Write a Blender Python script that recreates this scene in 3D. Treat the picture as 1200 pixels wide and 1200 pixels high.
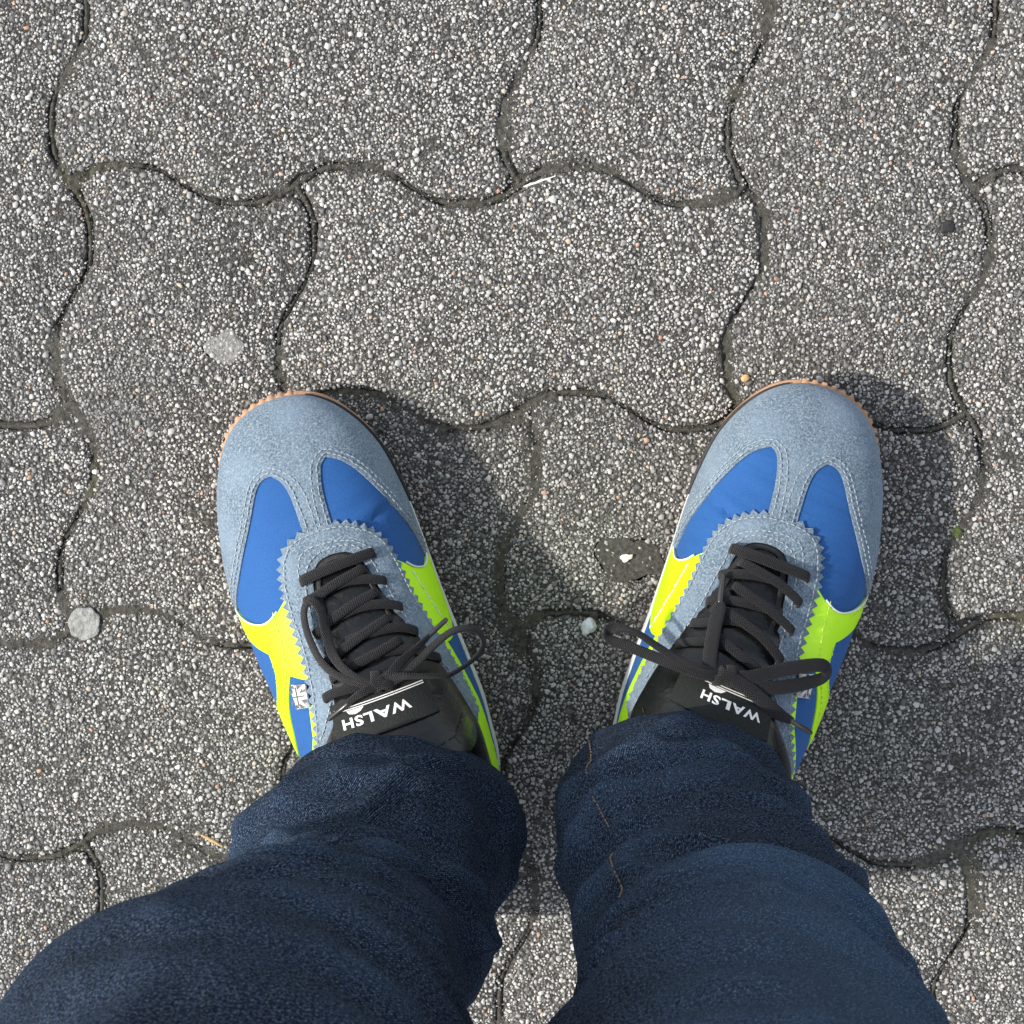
import bpy, bmesh, math, random
import numpy as np
from mathutils import Vector, Matrix
from mathutils.geometry import delaunay_2d_cdt

for o in list(bpy.data.objects): bpy.data.objects.remove(o)
S = bpy.context.scene
COL = S.collection
rng = np.random.default_rng(11)
R = math.radians

# ------------------------------------------------------------------ camera, sky, sun, exposure
cd = bpy.data.cameras.new('camera'); cam = bpy.data.objects.new('camera', cd); COL.objects.link(cam)
cd.sensor_width = 36.0; cd.lens = 84.0; cd.clip_start = 0.02; cd.clip_end = 500
cam.location = (0.01295, 0.15576, 1.20251)
cam.rotation_euler = (R(-7.1623), R(0.81511), R(0.22417))
cd.dof.use_dof = True; cd.dof.focus_distance = 1.13; cd.dof.aperture_fstop = 56.0
S.camera = cam

SUN_EL, SUN_AZ = 44.5, 183.0            # azimuth of the direction towards the sun, from +X
to_sun = Vector((math.cos(R(SUN_EL)) * math.cos(R(SUN_AZ)), math.cos(R(SUN_EL)) * math.sin(R(SUN_AZ)), math.sin(R(SUN_EL))))
W = bpy.data.worlds.new('World'); S.world = W; W.use_nodes = True
wn = W.node_tree; bg = wn.nodes['Background']
sky = wn.nodes.new('ShaderNodeTexSky'); sky.sky_type = 'NISHITA'; sky.sun_disc = False
sky.sun_elevation = R(SUN_EL); sky.sun_rotation = math.atan2(to_sun.x, to_sun.y) % (2 * math.pi)
sky.dust_density = 2.0
hz = wn.nodes.new('ShaderNodeHueSaturation'); hz.inputs['Saturation'].default_value = 0.45   # thin high haze whitens the sky
wn.links.new(sky.outputs[0], hz.inputs['Color']); wn.links.new(hz.outputs[0], bg.inputs[0]); bg.inputs[1].default_value = 0.15
sl = bpy.data.lights.new('sun', 'SUN'); sl.energy = 2.45; sl.angle = R(2.4); sl.color = (1.0, 0.945, 0.85)
sun = bpy.data.objects.new('sun', sl); COL.objects.link(sun)
sun.rotation_euler = to_sun.to_track_quat('Z', 'Y').to_euler(); sun.location = to_sun * 5
S.view_settings.view_transform = 'Standard'; S.view_settings.look = 'None'
S.view_settings.exposure = 0.93; S.view_settings.gamma = 1.0; S.view_settings.use_curve_mapping = False

# ------------------------------------------------------------------ helpers
def link(o, parent=None, label=None, cat=None, group=None, kind=None):
    COL.objects.link(o)
    if parent is not None: o.parent = parent
    if label: o['label'] = label
    if cat: o['category'] = cat
    if group: o['group'] = group
    if kind: o['kind'] = kind
    return o

def mesh_obj(name, V, Fc, mat, parent=None, smooth=True, sharp=None, uv=None, **kw):
    me = bpy.data.meshes.new(name)
    me.from_pydata([tuple(map(float, v)) for v in V], [], [tuple(int(i) for i in f) for f in Fc])
    me.update()
    if smooth:
        me.polygons.foreach_set('use_smooth', [True] * len(me.polygons))
        if sharp: me.set_sharp_from_angle(angle=R(sharp))
    if uv is not None:
        l = me.uv_layers.new(name='UVMap')
        idx = np.zeros(len(me.loops), int); me.loops.foreach_get('vertex_index', idx)
        l.data.foreach_set('uv', np.asarray(uv, float)[idx].ravel())
    me.materials.append(mat)
    return link(bpy.data.objects.new(name, me), parent, **kw)

def empty(name, loc=(0, 0, 0), rz=0.0, **kw):
    o = bpy.data.objects.new(name, None); o.location = loc; o.rotation_euler = (0, 0, rz); o.empty_display_size = 0.02
    return link(o, None, **kw)

class NT:
    def __init__(s, name):
        s.m = bpy.data.materials.new(name); s.m.use_nodes = True; s.t = s.m.node_tree
        s.p = s.t.nodes['Principled BSDF']; s.out = s.t.nodes['Material Output']
    def n(s, typ, **kw):
        nd = s.t.nodes.new('ShaderNode' + typ)
        for k, v in kw.items():
            if k in ('i',):
                for a, b in v.items(): nd.inputs[a].default_value = b
            else: setattr(nd, k, v)
        return nd
    def l(s, a, b): s.t.links.new(a, b)
    def set(s, **kw):
        for k, v in kw.items(): s.p.inputs[k.replace('_', ' ')].default_value = v
    def coord(s, which='Object', scale=(1, 1, 1), rot=(0, 0, 0)):
        tc = s.n('TexCoord'); mp = s.n('Mapping'); mp.inputs['Scale'].default_value = scale; mp.inputs['Rotation'].default_value = rot
        s.l(tc.outputs[which], mp.inputs[0]); return mp.outputs[0]
    def noise(s, co, scale, detail=2.0, rough=0.5):
        n = s.n('TexNoise'); n.inputs['Scale'].default_value = scale; n.inputs['Detail'].default_value = detail; n.inputs['Roughness'].default_value = rough
        s.l(co, n.inputs['Vector']); return n.outputs['Fac']
    def ramp(s, fac, stops, interp='LINEAR'):
        r = s.n('ValToRGB'); r.color_ramp.interpolation = interp
        e = r.color_ramp.elements
        while len(e) < len(stops): e.new(0.5)
        for q, (p, c) in zip(e, stops):
            q.position = p; q.color = (*c, 1) if len(c) == 3 else c
        s.l(fac, r.inputs[0]); return r.outputs[0]
    def mix(s, fac, a, b, mode='MIX'):
        m = s.n('Mix', data_type='RGBA', blend_type=mode)
        for sock, v in ((0, fac), (6, a), (7, b)):
            if isinstance(v, (int, float)): m.inputs[sock].default_value = v
            elif isinstance(v, tuple): m.inputs[sock].default_value = (*v, 1)
            else: s.l(v, m.inputs[sock])
        return m.outputs[2]
    def math(s, op, a, b=None, c=None):
        m = s.n('Math', operation=op)
        for i, v in enumerate((a, b, c)):
            if v is None: continue
            if isinstance(v, (int, float)): m.inputs[i].default_value = v
            else: s.l(v, m.inputs[i])
        return m.outputs[0]
    def bump(s, h, dist, strength=1.0):
        b = s.n('Bump'); b.inputs['Distance'].default_value = dist; b.inputs['Strength'].default_value = strength
        s.l(h, b.inputs['Height']); s.l(b.outputs[0], s.p.inputs['Normal'])
    def base(s, c): s.l(c, s.p.inputs['Base Color'])

# ------------------------------------------------------------------ materials
def m_stone():
    t = NT('washed_aggregate'); a = t.n('Attribute', attribute_name='tint')
    c = t.ramp(a.outputs['Fac'], [(0.0, (.055, .055, .055)), (.12, (.10, .10, .10)), (.22, (.19, .19, .185)), (.34, (.33, .325, .315)),
        (.5, (.45, .44, .415)), (.68, (.57, .558, .53)), (.84, (.68, .668, .64)), (.9, (.48, .42, .34)), (.95, (.52, .42, .30)), (.985, (.50, .27, .16)), (1, (.42, .2, .12))])
    co = t.coord('Object'); n = t.noise(co, 900, 3, .6)
    t.base(t.mix(t.math('MULTIPLY', n, .6), c, (.25, .245, .235)))
    t.bump(t.noise(co, 2500, 2), .0003, .6); t.set(Roughness=.62)
    t.p.inputs['Specular IOR Level'].default_value = .35
    return t.m
def m_mortar():
    t = NT('dark_cement'); co = t.coord('Object')
    n = t.noise(co, 260, 4, .65); n2 = t.noise(co, 14, 3)
    v = t.n('TexVoronoi', feature='F1'); v.inputs['Scale'].default_value = 1150; t.l(co, v.inputs['Vector'])     # sand grains set in the cement
    sep = t.n('SeparateColor'); t.l(v.outputs['Color'], sep.inputs[0])
    sand = t.ramp(sep.outputs[0], [(0, (.025, .025, .024)), (.45, (.06, .059, .055)), (.74, (.14, .137, .127)), (.94, (.28, .275, .26)), (1, (.40, .38, .34))])
    c = t.mix(t.ramp(n, [(.35, (.25, .25, .25)), (.65, (1, 1, 1))]), (.042, .041, .038), sand)
    c = t.mix(t.math('MULTIPLY', n2, .45), c, (.055, .052, .044))
    t.base(c); t.set(Roughness=.9); t.p.inputs['Specular IOR Level'].default_value = .2
    t.bump(t.math('ADD', n, t.math('MULTIPLY', t.math('SUBTRACT', 1.0, v.outputs['Distance']), .6)), .0010, .9); return t.m
def m_far():
    t = NT('exposed_aggregate_concrete'); co = t.coord('Object')
    v = t.n('TexVoronoi', feature='F1'); v.inputs['Scale'].default_value = 380; t.l(co, v.inputs['Vector'])
    sep = t.n('SeparateColor'); t.l(v.outputs['Color'], sep.inputs[0])
    st = t.ramp(sep.outputs[0], [(0, (.06, .06, .06)), (.25, (.2, .2, .19)), (.5, (.46, .45, .43)), (.85, (.72, .71, .68)), (1, (.55, .4, .28))])
    d = t.ramp(v.outputs['Distance'], [(.42, (1, 1, 1)), (.6, (0, 0, 0))])
    t.base(t.mix(d, (.07, .068, .062), st)); t.set(Roughness=.8); t.bump(d, .0008, .8); return t.m
def m_joint():
    t = NT('packed_joint_dirt'); co = t.coord('Object')
    n = t.noise(co, 420, 5, .7); g = t.noise(co, 11, 3, .6); f = t.noise(co, 1600, 2)
    c = t.ramp(n, [(.28, (.032, .031, .027)), (.5, (.078, .075, .065)), (.75, (.15, .145, .125))])
    moss = t.ramp(g, [(.56, (0, 0, 0)), (.72, (1, 1, 1))])
    c = t.mix(t.math('MULTIPLY', moss, .5), c, (.10, .10, .045))
    t.base(c); t.set(Roughness=.95); t.p.inputs['Specular IOR Level'].default_value = .15
    t.bump(t.math('ADD', n, t.math('MULTIPLY', f, .5)), .0014, 1.0); return t.m
def m_suede():
    t = NT('grey_blue_suede'); co = t.coord('Object')
    f = t.noise(co, 950, 3, .8); m = t.noise(co, 300, 3, .6); g = t.noise(co, 45, 3)
    c = t.ramp(f, [(.34, (.050, .085, .122)), (.5, (.138, .190, .240)), (.64, (.34, .395, .435))])
    c = t.mix(t.math('MULTIPLY', m, .45), c, (.118, .165, .215))
    c = t.mix(t.ramp(g, [(.4, (0, 0, 0)), (.7, (.6, .6, .6))]), c, (.20, .265, .335))
    t.base(c); t.set(Roughness=.95, Sheen_Weight=.22, Sheen_Roughness=.4)
    t.p.inputs['Sheen Tint'].default_value = (.75, .85, 1, 1); t.p.inputs['Specular IOR Level'].default_value = .15
    t.bump(t.math('ADD', f, t.math('MULTIPLY', m, .8)), .0007, .9); return t.m
def m_nylon():
    t = NT('royal_blue_nylon'); co = t.coord('Object')
    f = t.noise(co, 2200, 2, .6); g = t.noise(co, 60, 3)
    wr = t.noise(t.coord('Object', (18, 95, 40), (0, 0, .35)), 1.0, 2, .5)
    c = t.ramp(f, [(.3, (.012, .068, .23)), (.7, (.026, .112, .32))])
    c = t.mix(t.math('MULTIPLY', g, .4), c, (.016, .085, .27))
    t.base(c); t.set(Roughness=.72, Sheen_Weight=.04); t.p.inputs['Specular IOR Level'].default_value = .2
    t.bump(t.math('ADD', t.math('MULTIPLY', f, .18), t.math('MULTIPLY', wr, 1.5)), .0022, .75); return t.m
def m_neon():
    t = NT('neon_yellow_leather'); co = t.coord('Object')
    f = t.noise(co, 900, 3); g = t.noise(co, 35, 2)
    t.base(t.mix(g, (.49, .93, .003), (.54, .96, .004))); t.set(Roughness=.42); t.bump(f, .0003, .5); return t.m
def m_simple(name, col, rough=.6, nscale=600, var=.25, bd=.0004, spec=.4, sheen=0.0):
    t = NT(name); co = t.coord('Object'); f = t.noise(co, nscale, 3, .6)
    dk = tuple(c * (1 - var) for c in col); lt = tuple(min(1, c * (1 + var)) for c in col)
    t.base(t.ramp(f, [(.3, dk), (.7, lt)])); t.set(Roughness=rough, Sheen_Weight=sheen); t.p.inputs['Specular IOR Level'].default_value = spec
    t.bump(f, bd, .7); return t.m
def m_lace():
    t = NT('black_flat_lace_cotton')
    tc = t.n('TexCoord'); mp = t.n('Mapping'); t.l(tc.outputs['UV'], mp.inputs[0])
    mp.inputs['Scale'].default_value = (1000, 1000, 1)
    w1 = t.n('TexWave', wave_type='BANDS', bands_direction='DIAGONAL'); w1.inputs['Scale'].default_value = .55; w1.inputs['Distortion'].default_value = 1.2; t.l(mp.outputs[0], w1.inputs[0])
    mp2 = t.n('Mapping'); t.l(tc.outputs['UV'], mp2.inputs[0]); mp2.inputs['Scale'].default_value = (1000, -1000, 1)
    w2 = t.n('TexWave', wave_type='BANDS', bands_direction='DIAGONAL'); w2.inputs['Scale'].default_value = .55; w2.inputs['Distortion'].default_value = 1.2; t.l(mp2.outputs[0], w2.inputs[0])
    f = t.noise(t.coord('Object'), 1400, 3, .7)
    h = t.math('ADD', t.math('MULTIPLY', w1.outputs['Fac'], w2.outputs['Fac']), t.math('MULTIPLY', f, .7))
    t.base(t.ramp(h, [(.25, (.0030, .0031, .0040)), (.65, (.0078, .0079, .0098)), (1.0, (.025, .025, .030))]))
    t.set(Roughness=.9, Sheen_Weight=.12); t.p.inputs['Specular IOR Level'].default_value = .2
    t.bump(h, .0009, .9); return t.m
def m_denim():
    t = NT('dark_indigo_denim')
    tc = t.n('TexCoord')
    def uvmap(sc, rot=0):
        mp = t.n('Mapping'); t.l(tc.outputs['UV'], mp.inputs[0]); mp.inputs['Scale'].default_value = sc; mp.inputs['Rotation'].default_value = (0, 0, rot); return mp.outputs[0]
    tw = t.n('TexWave', wave_type='BANDS', bands_direction='X'); tw.inputs['Scale'].default_value = .36; tw.inputs['Distortion'].default_value = 1.6; tw.inputs['Detail'].default_value = 2; tw.inputs['Detail Scale'].default_value = 3
    t.l(uvmap((1000, 1000, 1), R(32)), tw.inputs[0])
    fl = t.noise(uvmap((1350, 900, 1), R(20)), 1.0, 2, .7)           # white weft flecks
    slub = t.noise(uvmap((900, 26, 1)), 1.0, 3, .6)                  # vertical slubs
    fade = t.noise(uvmap((9, 13, 1)), 1.0, 3, .55)
    fuzz = t.noise(uvmap((230, 330, 1)), 1.0, 4, .75)
    grain = t.noise(uvmap((620, 760, 1), R(-25)), 1.0, 3, .8)
    c = t.ramp(t.math('ADD', t.math('MULTIPLY', fade, .6), t.math('MULTIPLY', slub, .45)), [(.38, (.0022, .0055, .016)), (.53, (.006, .0165, .045)), (.68, (.026, .060, .135))])
    c = t.mix(t.ramp(fuzz, [(.42, (0, 0, 0)), (.75, (.7, .7, .7))]), c, (.030, .050, .080))
    c = t.mix(t.ramp(grain, [(.36, (.9, .9, .9)), (.5, (0, 0, 0))]), c, (.002, .004, .010))
    c = t.mix(t.ramp(grain, [(.51, (0, 0, 0)), (.66, (.85, .85, .85))]), c, (.085, .130, .205))
    at = t.n('Attribute', attribute_name='ridge_light_wear'); wv_ = t.math('MULTIPLY', at.outputs['Fac'], t.math('MULTIPLY', fuzz, 1.5))
    c = t.mix(t.math('MULTIPLY', wv_, .7), c, (.070, .140, .25))  # painted fold-ridge highlight and worn knee share this lighter blue
    k = t.math('MULTIPLY', t.ramp(fl, [(.52, (0, 0, 0)), (.66, (1, 1, 1))]), t.ramp(tw.outputs['Fac'], [(.2, (.1, .1, .1)), (.7, (1, 1, 1))]))
    k = t.math('MULTIPLY', k, t.ramp(fade, [(.3, (.45, .45, .45)), (.7, (1, 1, 1))]))
    t.base(t.mix(t.math('MULTIPLY', k, .95), c, (.34, .42, .54)))
    t.set(Roughness=.93, Sheen_Weight=.02, Sheen_Roughness=.5); t.p.inputs['Specular IOR Level'].default_value = .06
    t.p.inputs['Sheen Tint'].default_value = (.6, .75, 1, 1)
    t.bump(t.math('ADD', t.math('ADD', tw.outputs['Fac'], fl), t.math('MULTIPLY', fuzz, 1.5)), .0010, 1.0); return t.m

M = dict(stone=m_stone(), mortar=m_mortar(), far=m_far(), joint=m_joint(), suede=m_suede(), nylon=m_nylon(), neon=m_neon(), lace=m_lace(), denim=m_denim(),
    gum=m_simple('gum_rubber', (.38, .22, .13), .6, 300, .15), white=m_simple('white_foam', (.74, .75, .73), .6, 500, .08),
    black=m_simple('black_rubber', (.014, .014, .015), .6, 600, .3), leather=m_simple('black_tongue_leather', (.0045, .0055, .005), .27, 300, .3, .0005, .42),
    patch=m_simple('woven_black_patch', (.013, .0155, .0145), .7, 1200, .4, .0005, .25),
    padded=m_simple('black_collar_cloth', (.02, .02, .023), .95, 1300, .5, .0008, .15, .2),
    thread=m_simple('pale_thread', (.32, .365, .40), .8, 1500, .2), ythread=m_simple('yellow_thread', (.55, .66, .12), .8, 1500, .2),
    othread=m_simple('tan_thread', (.24, .16, .09), .8, 1500, .25), dthread=m_simple('black_thread', (.02, .02, .02), .8, 1500, .2),
    print=m_simple('white_print', (.72, .72, .70), .6, 900, .1), dprint=m_simple('dark_print', (.09, .095, .10), .6, 900, .2),
    aglet=m_simple('clear_black_aglet', (.03, .028, .026), .22, 500, .2, .0001, .6), sock=m_simple('red_knit_sock', (.42, .12, .13), .95, 420, .9, .001, .1),
    skin=m_simple('skin', (.5, .31, .23), .55, 300, .1), chew=m_simple('grey_chewing_gum', (.245, .245, .235), .8, 500, .45, .0014, .2),
    dark=m_simple('dark_gum_smear', (.062, .06, .054), .9, 420, .5, .0014, .15), pebble=m_simple('white_pebble', (.62, .66, .68), .45, 500, .18, .0008, .5),
    residue=m_simple('worn_gum_film', (.20, .20, .19), .9, 500, .45, .0014, .15), paper=m_simple('white_plaster_crumb', (.74, .73, .70), .85, 800, .1), straw=m_simple('dry_straw', (.5, .33, .15), .7, 900, .25), moss=m_simple('moss', (.07, .095, .025), .9, 900, .4))

# ------------------------------------------------------------------ pavement: interlocking wavy pavers in herringbone
U = 0.1125
def wv(t):
    t = t - np.floor(t); t = t + 0.06 * np.sin(4 * np.pi * t)
    return 1.05 * np.sin(2 * np.pi * t) - 0.10 * np.sin(6 * np.pi * t) + .025 * np.sin(10 * np.pi * t)
def dv(Y): return 0.0078 * wv(-(Y / U - 1.5))          # sideways wave of the upright joints
def dh(X): return 0.0078 * wv(X / U)                   # up-down wave of the level joints
def warp(P): return np.c_[P[:, 0] + dv(P[:, 1]), P[:, 1] + dh(P[:, 0])]
def unwarp(P):
    Q = P.copy()
    for _ in range(6): Q = np.c_[P[:, 0] - dv(Q[:, 1]), P[:, 1] - dh(Q[:, 0])]
    return Q
def cell(c, r):                                        # centre of a cell, c to the right, r downwards
    return ((c - 2 + .5) * U, (1.5 - r + .5) * U)
def paver_list(n):
    out = []
    for r in range(-n, n + 1):
        for c in range(-n - 2, n + 3):
            if (c - r) % 4 == 0: out.append(('h', c, r))
            if (c - r) % 4 == 3: out.append(('v', c, r))
    return out
pavement = empty('pavement', (0, 0, 0), kind='structure', label='grey exposed aggregate paving of interlocking wavy pavers')

def round_rect(x0, x1, y0, y1, rad, step):
    pts = []
    def seg(a, b):
        n = max(2, int(np.hypot(b[0] - a[0], b[1] - a[1]) / step))
        for i in range(n): pts.append((a[0] + (b[0] - a[0]) * i / n, a[1] + (b[1] - a[1]) * i / n))
    def arc(cx, cy, a0):
        for i in range(4):
            a = a0 + math.pi / 2 * i / 4; pts.append((cx + rad * math.cos(a), cy + rad * math.sin(a)))
    seg((x0 + rad, y0), (x1 - rad, y0)); arc(x1 - rad, y0 + rad, -math.pi / 2)
    seg((x1, y0 + rad), (x1, y1 - rad)); arc(x1 - rad, y1 - rad, 0)
    seg((x1 - rad, y1), (x0 + rad, y1)); arc(x0 + rad, y1 - rad, math.pi / 2)
    seg((x0, y1 - rad), (x0, y0 + rad)); arc(x0 + rad, y0 + rad, math.pi)
    return np.array(pts)
def paver_mesh(kind, c, r, near):
    cx, cy = cell(c, r); x0, x1 = cx - U / 2, cx + U / 2; y0, y1 = cy - U / 2, cy + U / 2
    if kind == 'h': x1 += U
    else: y0 -= U
    step = .0025 if near else .012
    V = []; rings = []; lr0 = np.random.default_rng(c * 57 + r * 13 + 900)
    lr = np.random.default_rng((c + 40) * 211 + (r + 40) * 7 + (3 if kind == 'h' else 0))
    ph = lr.uniform(0, 6.28, 6)
    for inset, z in ((.0016, -.03), (.0016, -.0030), (.0019, -.0014), (.0025, -.0005), (.0040, 0.0)):
        q = round_rect(x0 + inset, x1 - inset, y0 + inset, y1 - inset, .006, step)
        if near:
            s = np.arange(len(q)) / len(q) * 2 * np.pi
            wob = .0006 * (np.sin(17 * s + ph[3]) + np.sin(37 * s + ph[0]) + np.sin(61 * s + ph[1]) + .9 * np.sin(103 * s + ph[2]) + .8 * np.sin(149 * s + ph[4])) / 1.7 + lr0.normal(0, .00016, len(q))
            d = q - q.mean(0); q = q + d / np.linalg.norm(d, axis=1, keepdims=True) * wob[:, None]
        w = warp(q); rings.append(np.c_[w, np.full(len(w), z)])
    n = len(rings[0])
    n = min(len(k) for k in rings)
    rs = []
    for k in rings:
        if len(k) != n: k = k[np.linspace(0, len(k) - 1, n).astype(int)]
        rs.append(k)
    o = np.array([(x0 + x1) / 2, (y0 + y1) / 2, 0])
    V = np.concatenate(rs) - o
    Fc = []
    for a in range(len(rs) - 1):
        for i in range(n):
            j = (i + 1) % n; Fc.append((a * n + i, a * n + j, (a + 1) * n + j, (a + 1) * n + i))
    Fc.append(tuple(range((len(rs) - 1) * n, len(rs) * n)))
    return V, Fc, o

shared = {}
near_cells = {}
pav_height = {}
for kind, c, r in paver_list(9):
    cx, cy = cell(c, r)
    mx, my = (cx + U / 2, cy) if kind == 'h' else (cx, cy - U / 2)
    near = abs(mx) < .40 and abs(my) < .40
    key = kind if not near else None
    lr = random.Random(c * 131 + r * 17 + (5 if kind == 'h' else 0))
    dz = lr.uniform(-.0012, .0010) if near else 0
    if near:
        V, Fc, o = paver_mesh(kind, c, r, True)
        ob = mesh_obj('paver', V, Fc, M['mortar'], pavement, sharp=50)
    else:
        if kind not in shared:
            V, Fc, o = paver_mesh(kind, c, r, False)
            ob = mesh_obj('paver', V, Fc, M['far'], pavement, sharp=50); shared[kind] = ob.data
        else:
            ob = bpy.data.objects.new('paver', shared[kind]); link(ob, pavement)
    ob.location = (mx, my, dz)
    if near: ob.rotation_euler = (R(lr.uniform(-.22, .22)), R(lr.uniform(-.22, .22)), R(lr.uniform(-.15, .15)))
    if near:
        near_cells[(c, r)] = (ob, kind); near_cells[(c + 1, r) if kind == 'h' else (c, r + 1)] = (ob, kind)

# things lying flat on the paving keep stones out from under them: (x, y, radius)
SPOTS = [(-.2216, -.0539, .0095), (.0551, -.0175, .003)]

def stone_mesh(P, rad, tint, zbase, flat, lr):
    """one low pebble per point: irregular six sided base ring, smaller upper ring, apex"""
    n = len(P); K = 5
    ang = (np.arange(K) / K * 2 * np.pi)[None] + lr.uniform(0, 6.28, (n, 1)) + lr.normal(0, .24, (n, K))
    el = lr.uniform(.72, 1.0, (n, 1)); ea = lr.uniform(0, np.pi, (n, 1))
    rr = rad[:, None] * lr.uniform(.70, 1.22, (n, K))
    x = np.cos(ang) * rr; y = np.sin(ang) * rr * el
    X = x * np.cos(ea) - y * np.sin(ea); Y = x * np.sin(ea) + y * np.cos(ea)
    h = rad * flat * lr.uniform(.6, 1.25, n)
    tx = lr.normal(0, .22, (n, 1)); ty = lr.normal(0, .22, (n, 1))
    V = np.zeros((n, 2 * K + 1, 3))
    V[:, :K, 0] = P[:, :1] + X; V[:, :K, 1] = P[:, 1:2] + Y; V[:, :K, 2] = (zbase - .0003)[:, None]
    sc = lr.uniform(.70, .93, (n, K))
    V[:, K:2 * K, 0] = P[:, :1] + X * sc; V[:, K:2 * K, 1] = P[:, 1:2] + Y * sc
    V[:, K:2 * K, 2] = (zbase + h * .85)[:, None] + X * sc * tx + Y * sc * ty
    V[:, 2 * K, :2] = P + lr.normal(0, .1, (n, 2)) * rad[:, None]; V[:, 2 * K, 2] = zbase + h
    i = np.arange(K); j = (i + 1) % K
    side = np.stack([i, j, j + K, i + K], 1); top = np.stack([i + K, j + K, np.full(K, 2 * K)], 1)
    base = (np.arange(n) * (2 * K + 1))[:, None, None]
    quads = (side[None] + base).reshape(-1, 4); tris = (top[None] + base).reshape(-1, 3)
    return V.reshape(-1, 3), quads, tris, np.repeat(tint, 2 * K + 1)
def fast_mesh(name, V, quads, tris, attr, mat, parent, smooth_frac=False, **kw):
    me = bpy.data.meshes.new(name)
    me.vertices.add(len(V)); me.vertices.foreach_set('co', V.astype(np.float32).ravel())
    loops = np.concatenate([quads.ravel(), tris.ravel()]).astype(np.int32)
    me.loops.add(len(loops)); me.loops.foreach_set('vertex_index', loops)
    ls = np.concatenate([np.arange(len(quads)) * 4, len(quads) * 4 + np.arange(len(tris)) * 3]).astype(np.int32)
    me.polygons.add(len(ls)); me.polygons.foreach_set('loop_start', ls)
    me.update(calc_edges=True)
    if attr is not None:
        a = me.attributes.new('tint', 'FLOAT', 'POINT'); a.data.foreach_set('value', attr.astype(np.float32))
    me.materials.append(mat)
    return link(bpy.data.objects.new(name, me), parent, **kw)

# exposed aggregate on every paver in and just round the view
def lattice(ext, pitch):
    nx = int(2 * ext / pitch); ny = int(2 * ext / (pitch * .866))
    gx, gy = np.meshgrid(np.arange(nx), np.arange(ny)); X = (gx + .5 * (gy % 2)) * pitch - ext; Y = gy * pitch * .866 - ext
    P = np.c_[X.ravel(), Y.ravel()]; return P + rng.normal(0, pitch * .24, P.shape)
EXT = .300
big = lattice(EXT, .0036); big = big[rng.random(len(big)) < .70]; rb = np.clip(rng.normal(.00132, .00032, len(big)), .0008, .0026)
small = lattice(EXT, .00162); rs_ = np.clip(rng.normal(.00086, .00022, len(small)), .0004, .0015)
# drop small stones that fall inside a big one
gs = .004; grid = {}
for i, p in enumerate(big): grid.setdefault((int(np.floor(p[0] / gs)), int(np.floor(p[1] / gs))), []).append(i)
keep = np.ones(len(small), bool)
cxy = np.floor(small / gs).astype(int)
for i in range(len(small)):
    a, b = cxy[i]; p = small[i]
    for da in (-1, 0, 1):
        for db in (-1, 0, 1):
            for j in grid.get((a + da, b + db), ()):
                q = big[j]; lim = rb[j] * .95 + rs_[i] * .45
                if (p[0] - q[0]) ** 2 + (p[1] - q[1]) ** 2 < lim * lim: keep[i] = False
small = small[keep]; rs_ = rs_[keep]
P = np.concatenate([big, small]); RAD = np.concatenate([rb, rs_])
Q = unwarp(P)
cc = np.floor(Q[:, 0] / U + 2).astype(int); rr_ = np.floor(1.5 - Q[:, 1] / U + 1).astype(int)
pid = np.full(len(P), -1); edge = np.full(len(P), 9.0); plist = []
for (c, r), (ob, kind) in near_cells.items():
    if ob not in plist: plist.append(ob)
    k = plist.index(ob); m = (cc == c) & (rr_ == r)
    pid[m] = k
    mx, my = ob.location.x, ob.location.y
    hx, hy = (U, U / 2) if kind == 'h' else (U / 2, U)
    edge[m] = np.minimum(hx - np.abs(Q[m, 0] - mx), hy - np.abs(Q[m, 1] - my))
def vnoise(P, f, seed):
    """smooth value noise in the plane, 0..1"""
    g = np.random.default_rng(seed).random((64, 64)); q = P * f; i = np.floor(q).astype(int); t = q - i; t = t * t * (3 - 2 * t)
    G = lambda a, b: g[(i[:, 0] + a) % 64, (i[:, 1] + b) % 64]
    return (G(0, 0) * (1 - t[:, 0]) + G(1, 0) * t[:, 0]) * (1 - t[:, 1]) + (G(0, 1) * (1 - t[:, 0]) + G(1, 1) * t[:, 0]) * t[:, 1]
dirt = vnoise(P, 45, 3)
need = .0021 + .0034 * dirt ** 3                       # dirt hides the stones along the joints
ok = (pid >= 0) & ((edge > need) | ((edge > .0020) & (rng.random(len(P)) < .2)))
worn = vnoise(P, 22, 5) * .6 + vnoise(P, 70, 6) * .4   # filled-in patches with fewer stones
ok &= rng.random(len(P)) > np.clip((worn - .70) * 3.0, 0, .5)
ok &= rng.random(len(P)) > .08
for sx, sy, sr in SPOTS: ok &= np.hypot(P[:, 0] - sx, P[:, 1] - sy) > sr * (.9 + .25 * vnoise(P, 160, 8))
P, RAD, pid, edge = P[ok], RAD[ok], pid[ok], edge[ok]
tint = np.clip(rng.beta(1.45, 1.45, len(P)) * .84 + np.random.default_rng(77).normal(0, .035, 400)[pid], 0, .86); w = rng.random(len(P))
tint = np.where(w < .034, rng.uniform(.88, .96, len(P)), tint); tint = np.where(w < .006, rng.uniform(.97, 1, len(P)), tint)
tint = np.where((w > .985), rng.uniform(.0, .1, len(P)), tint)
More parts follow.
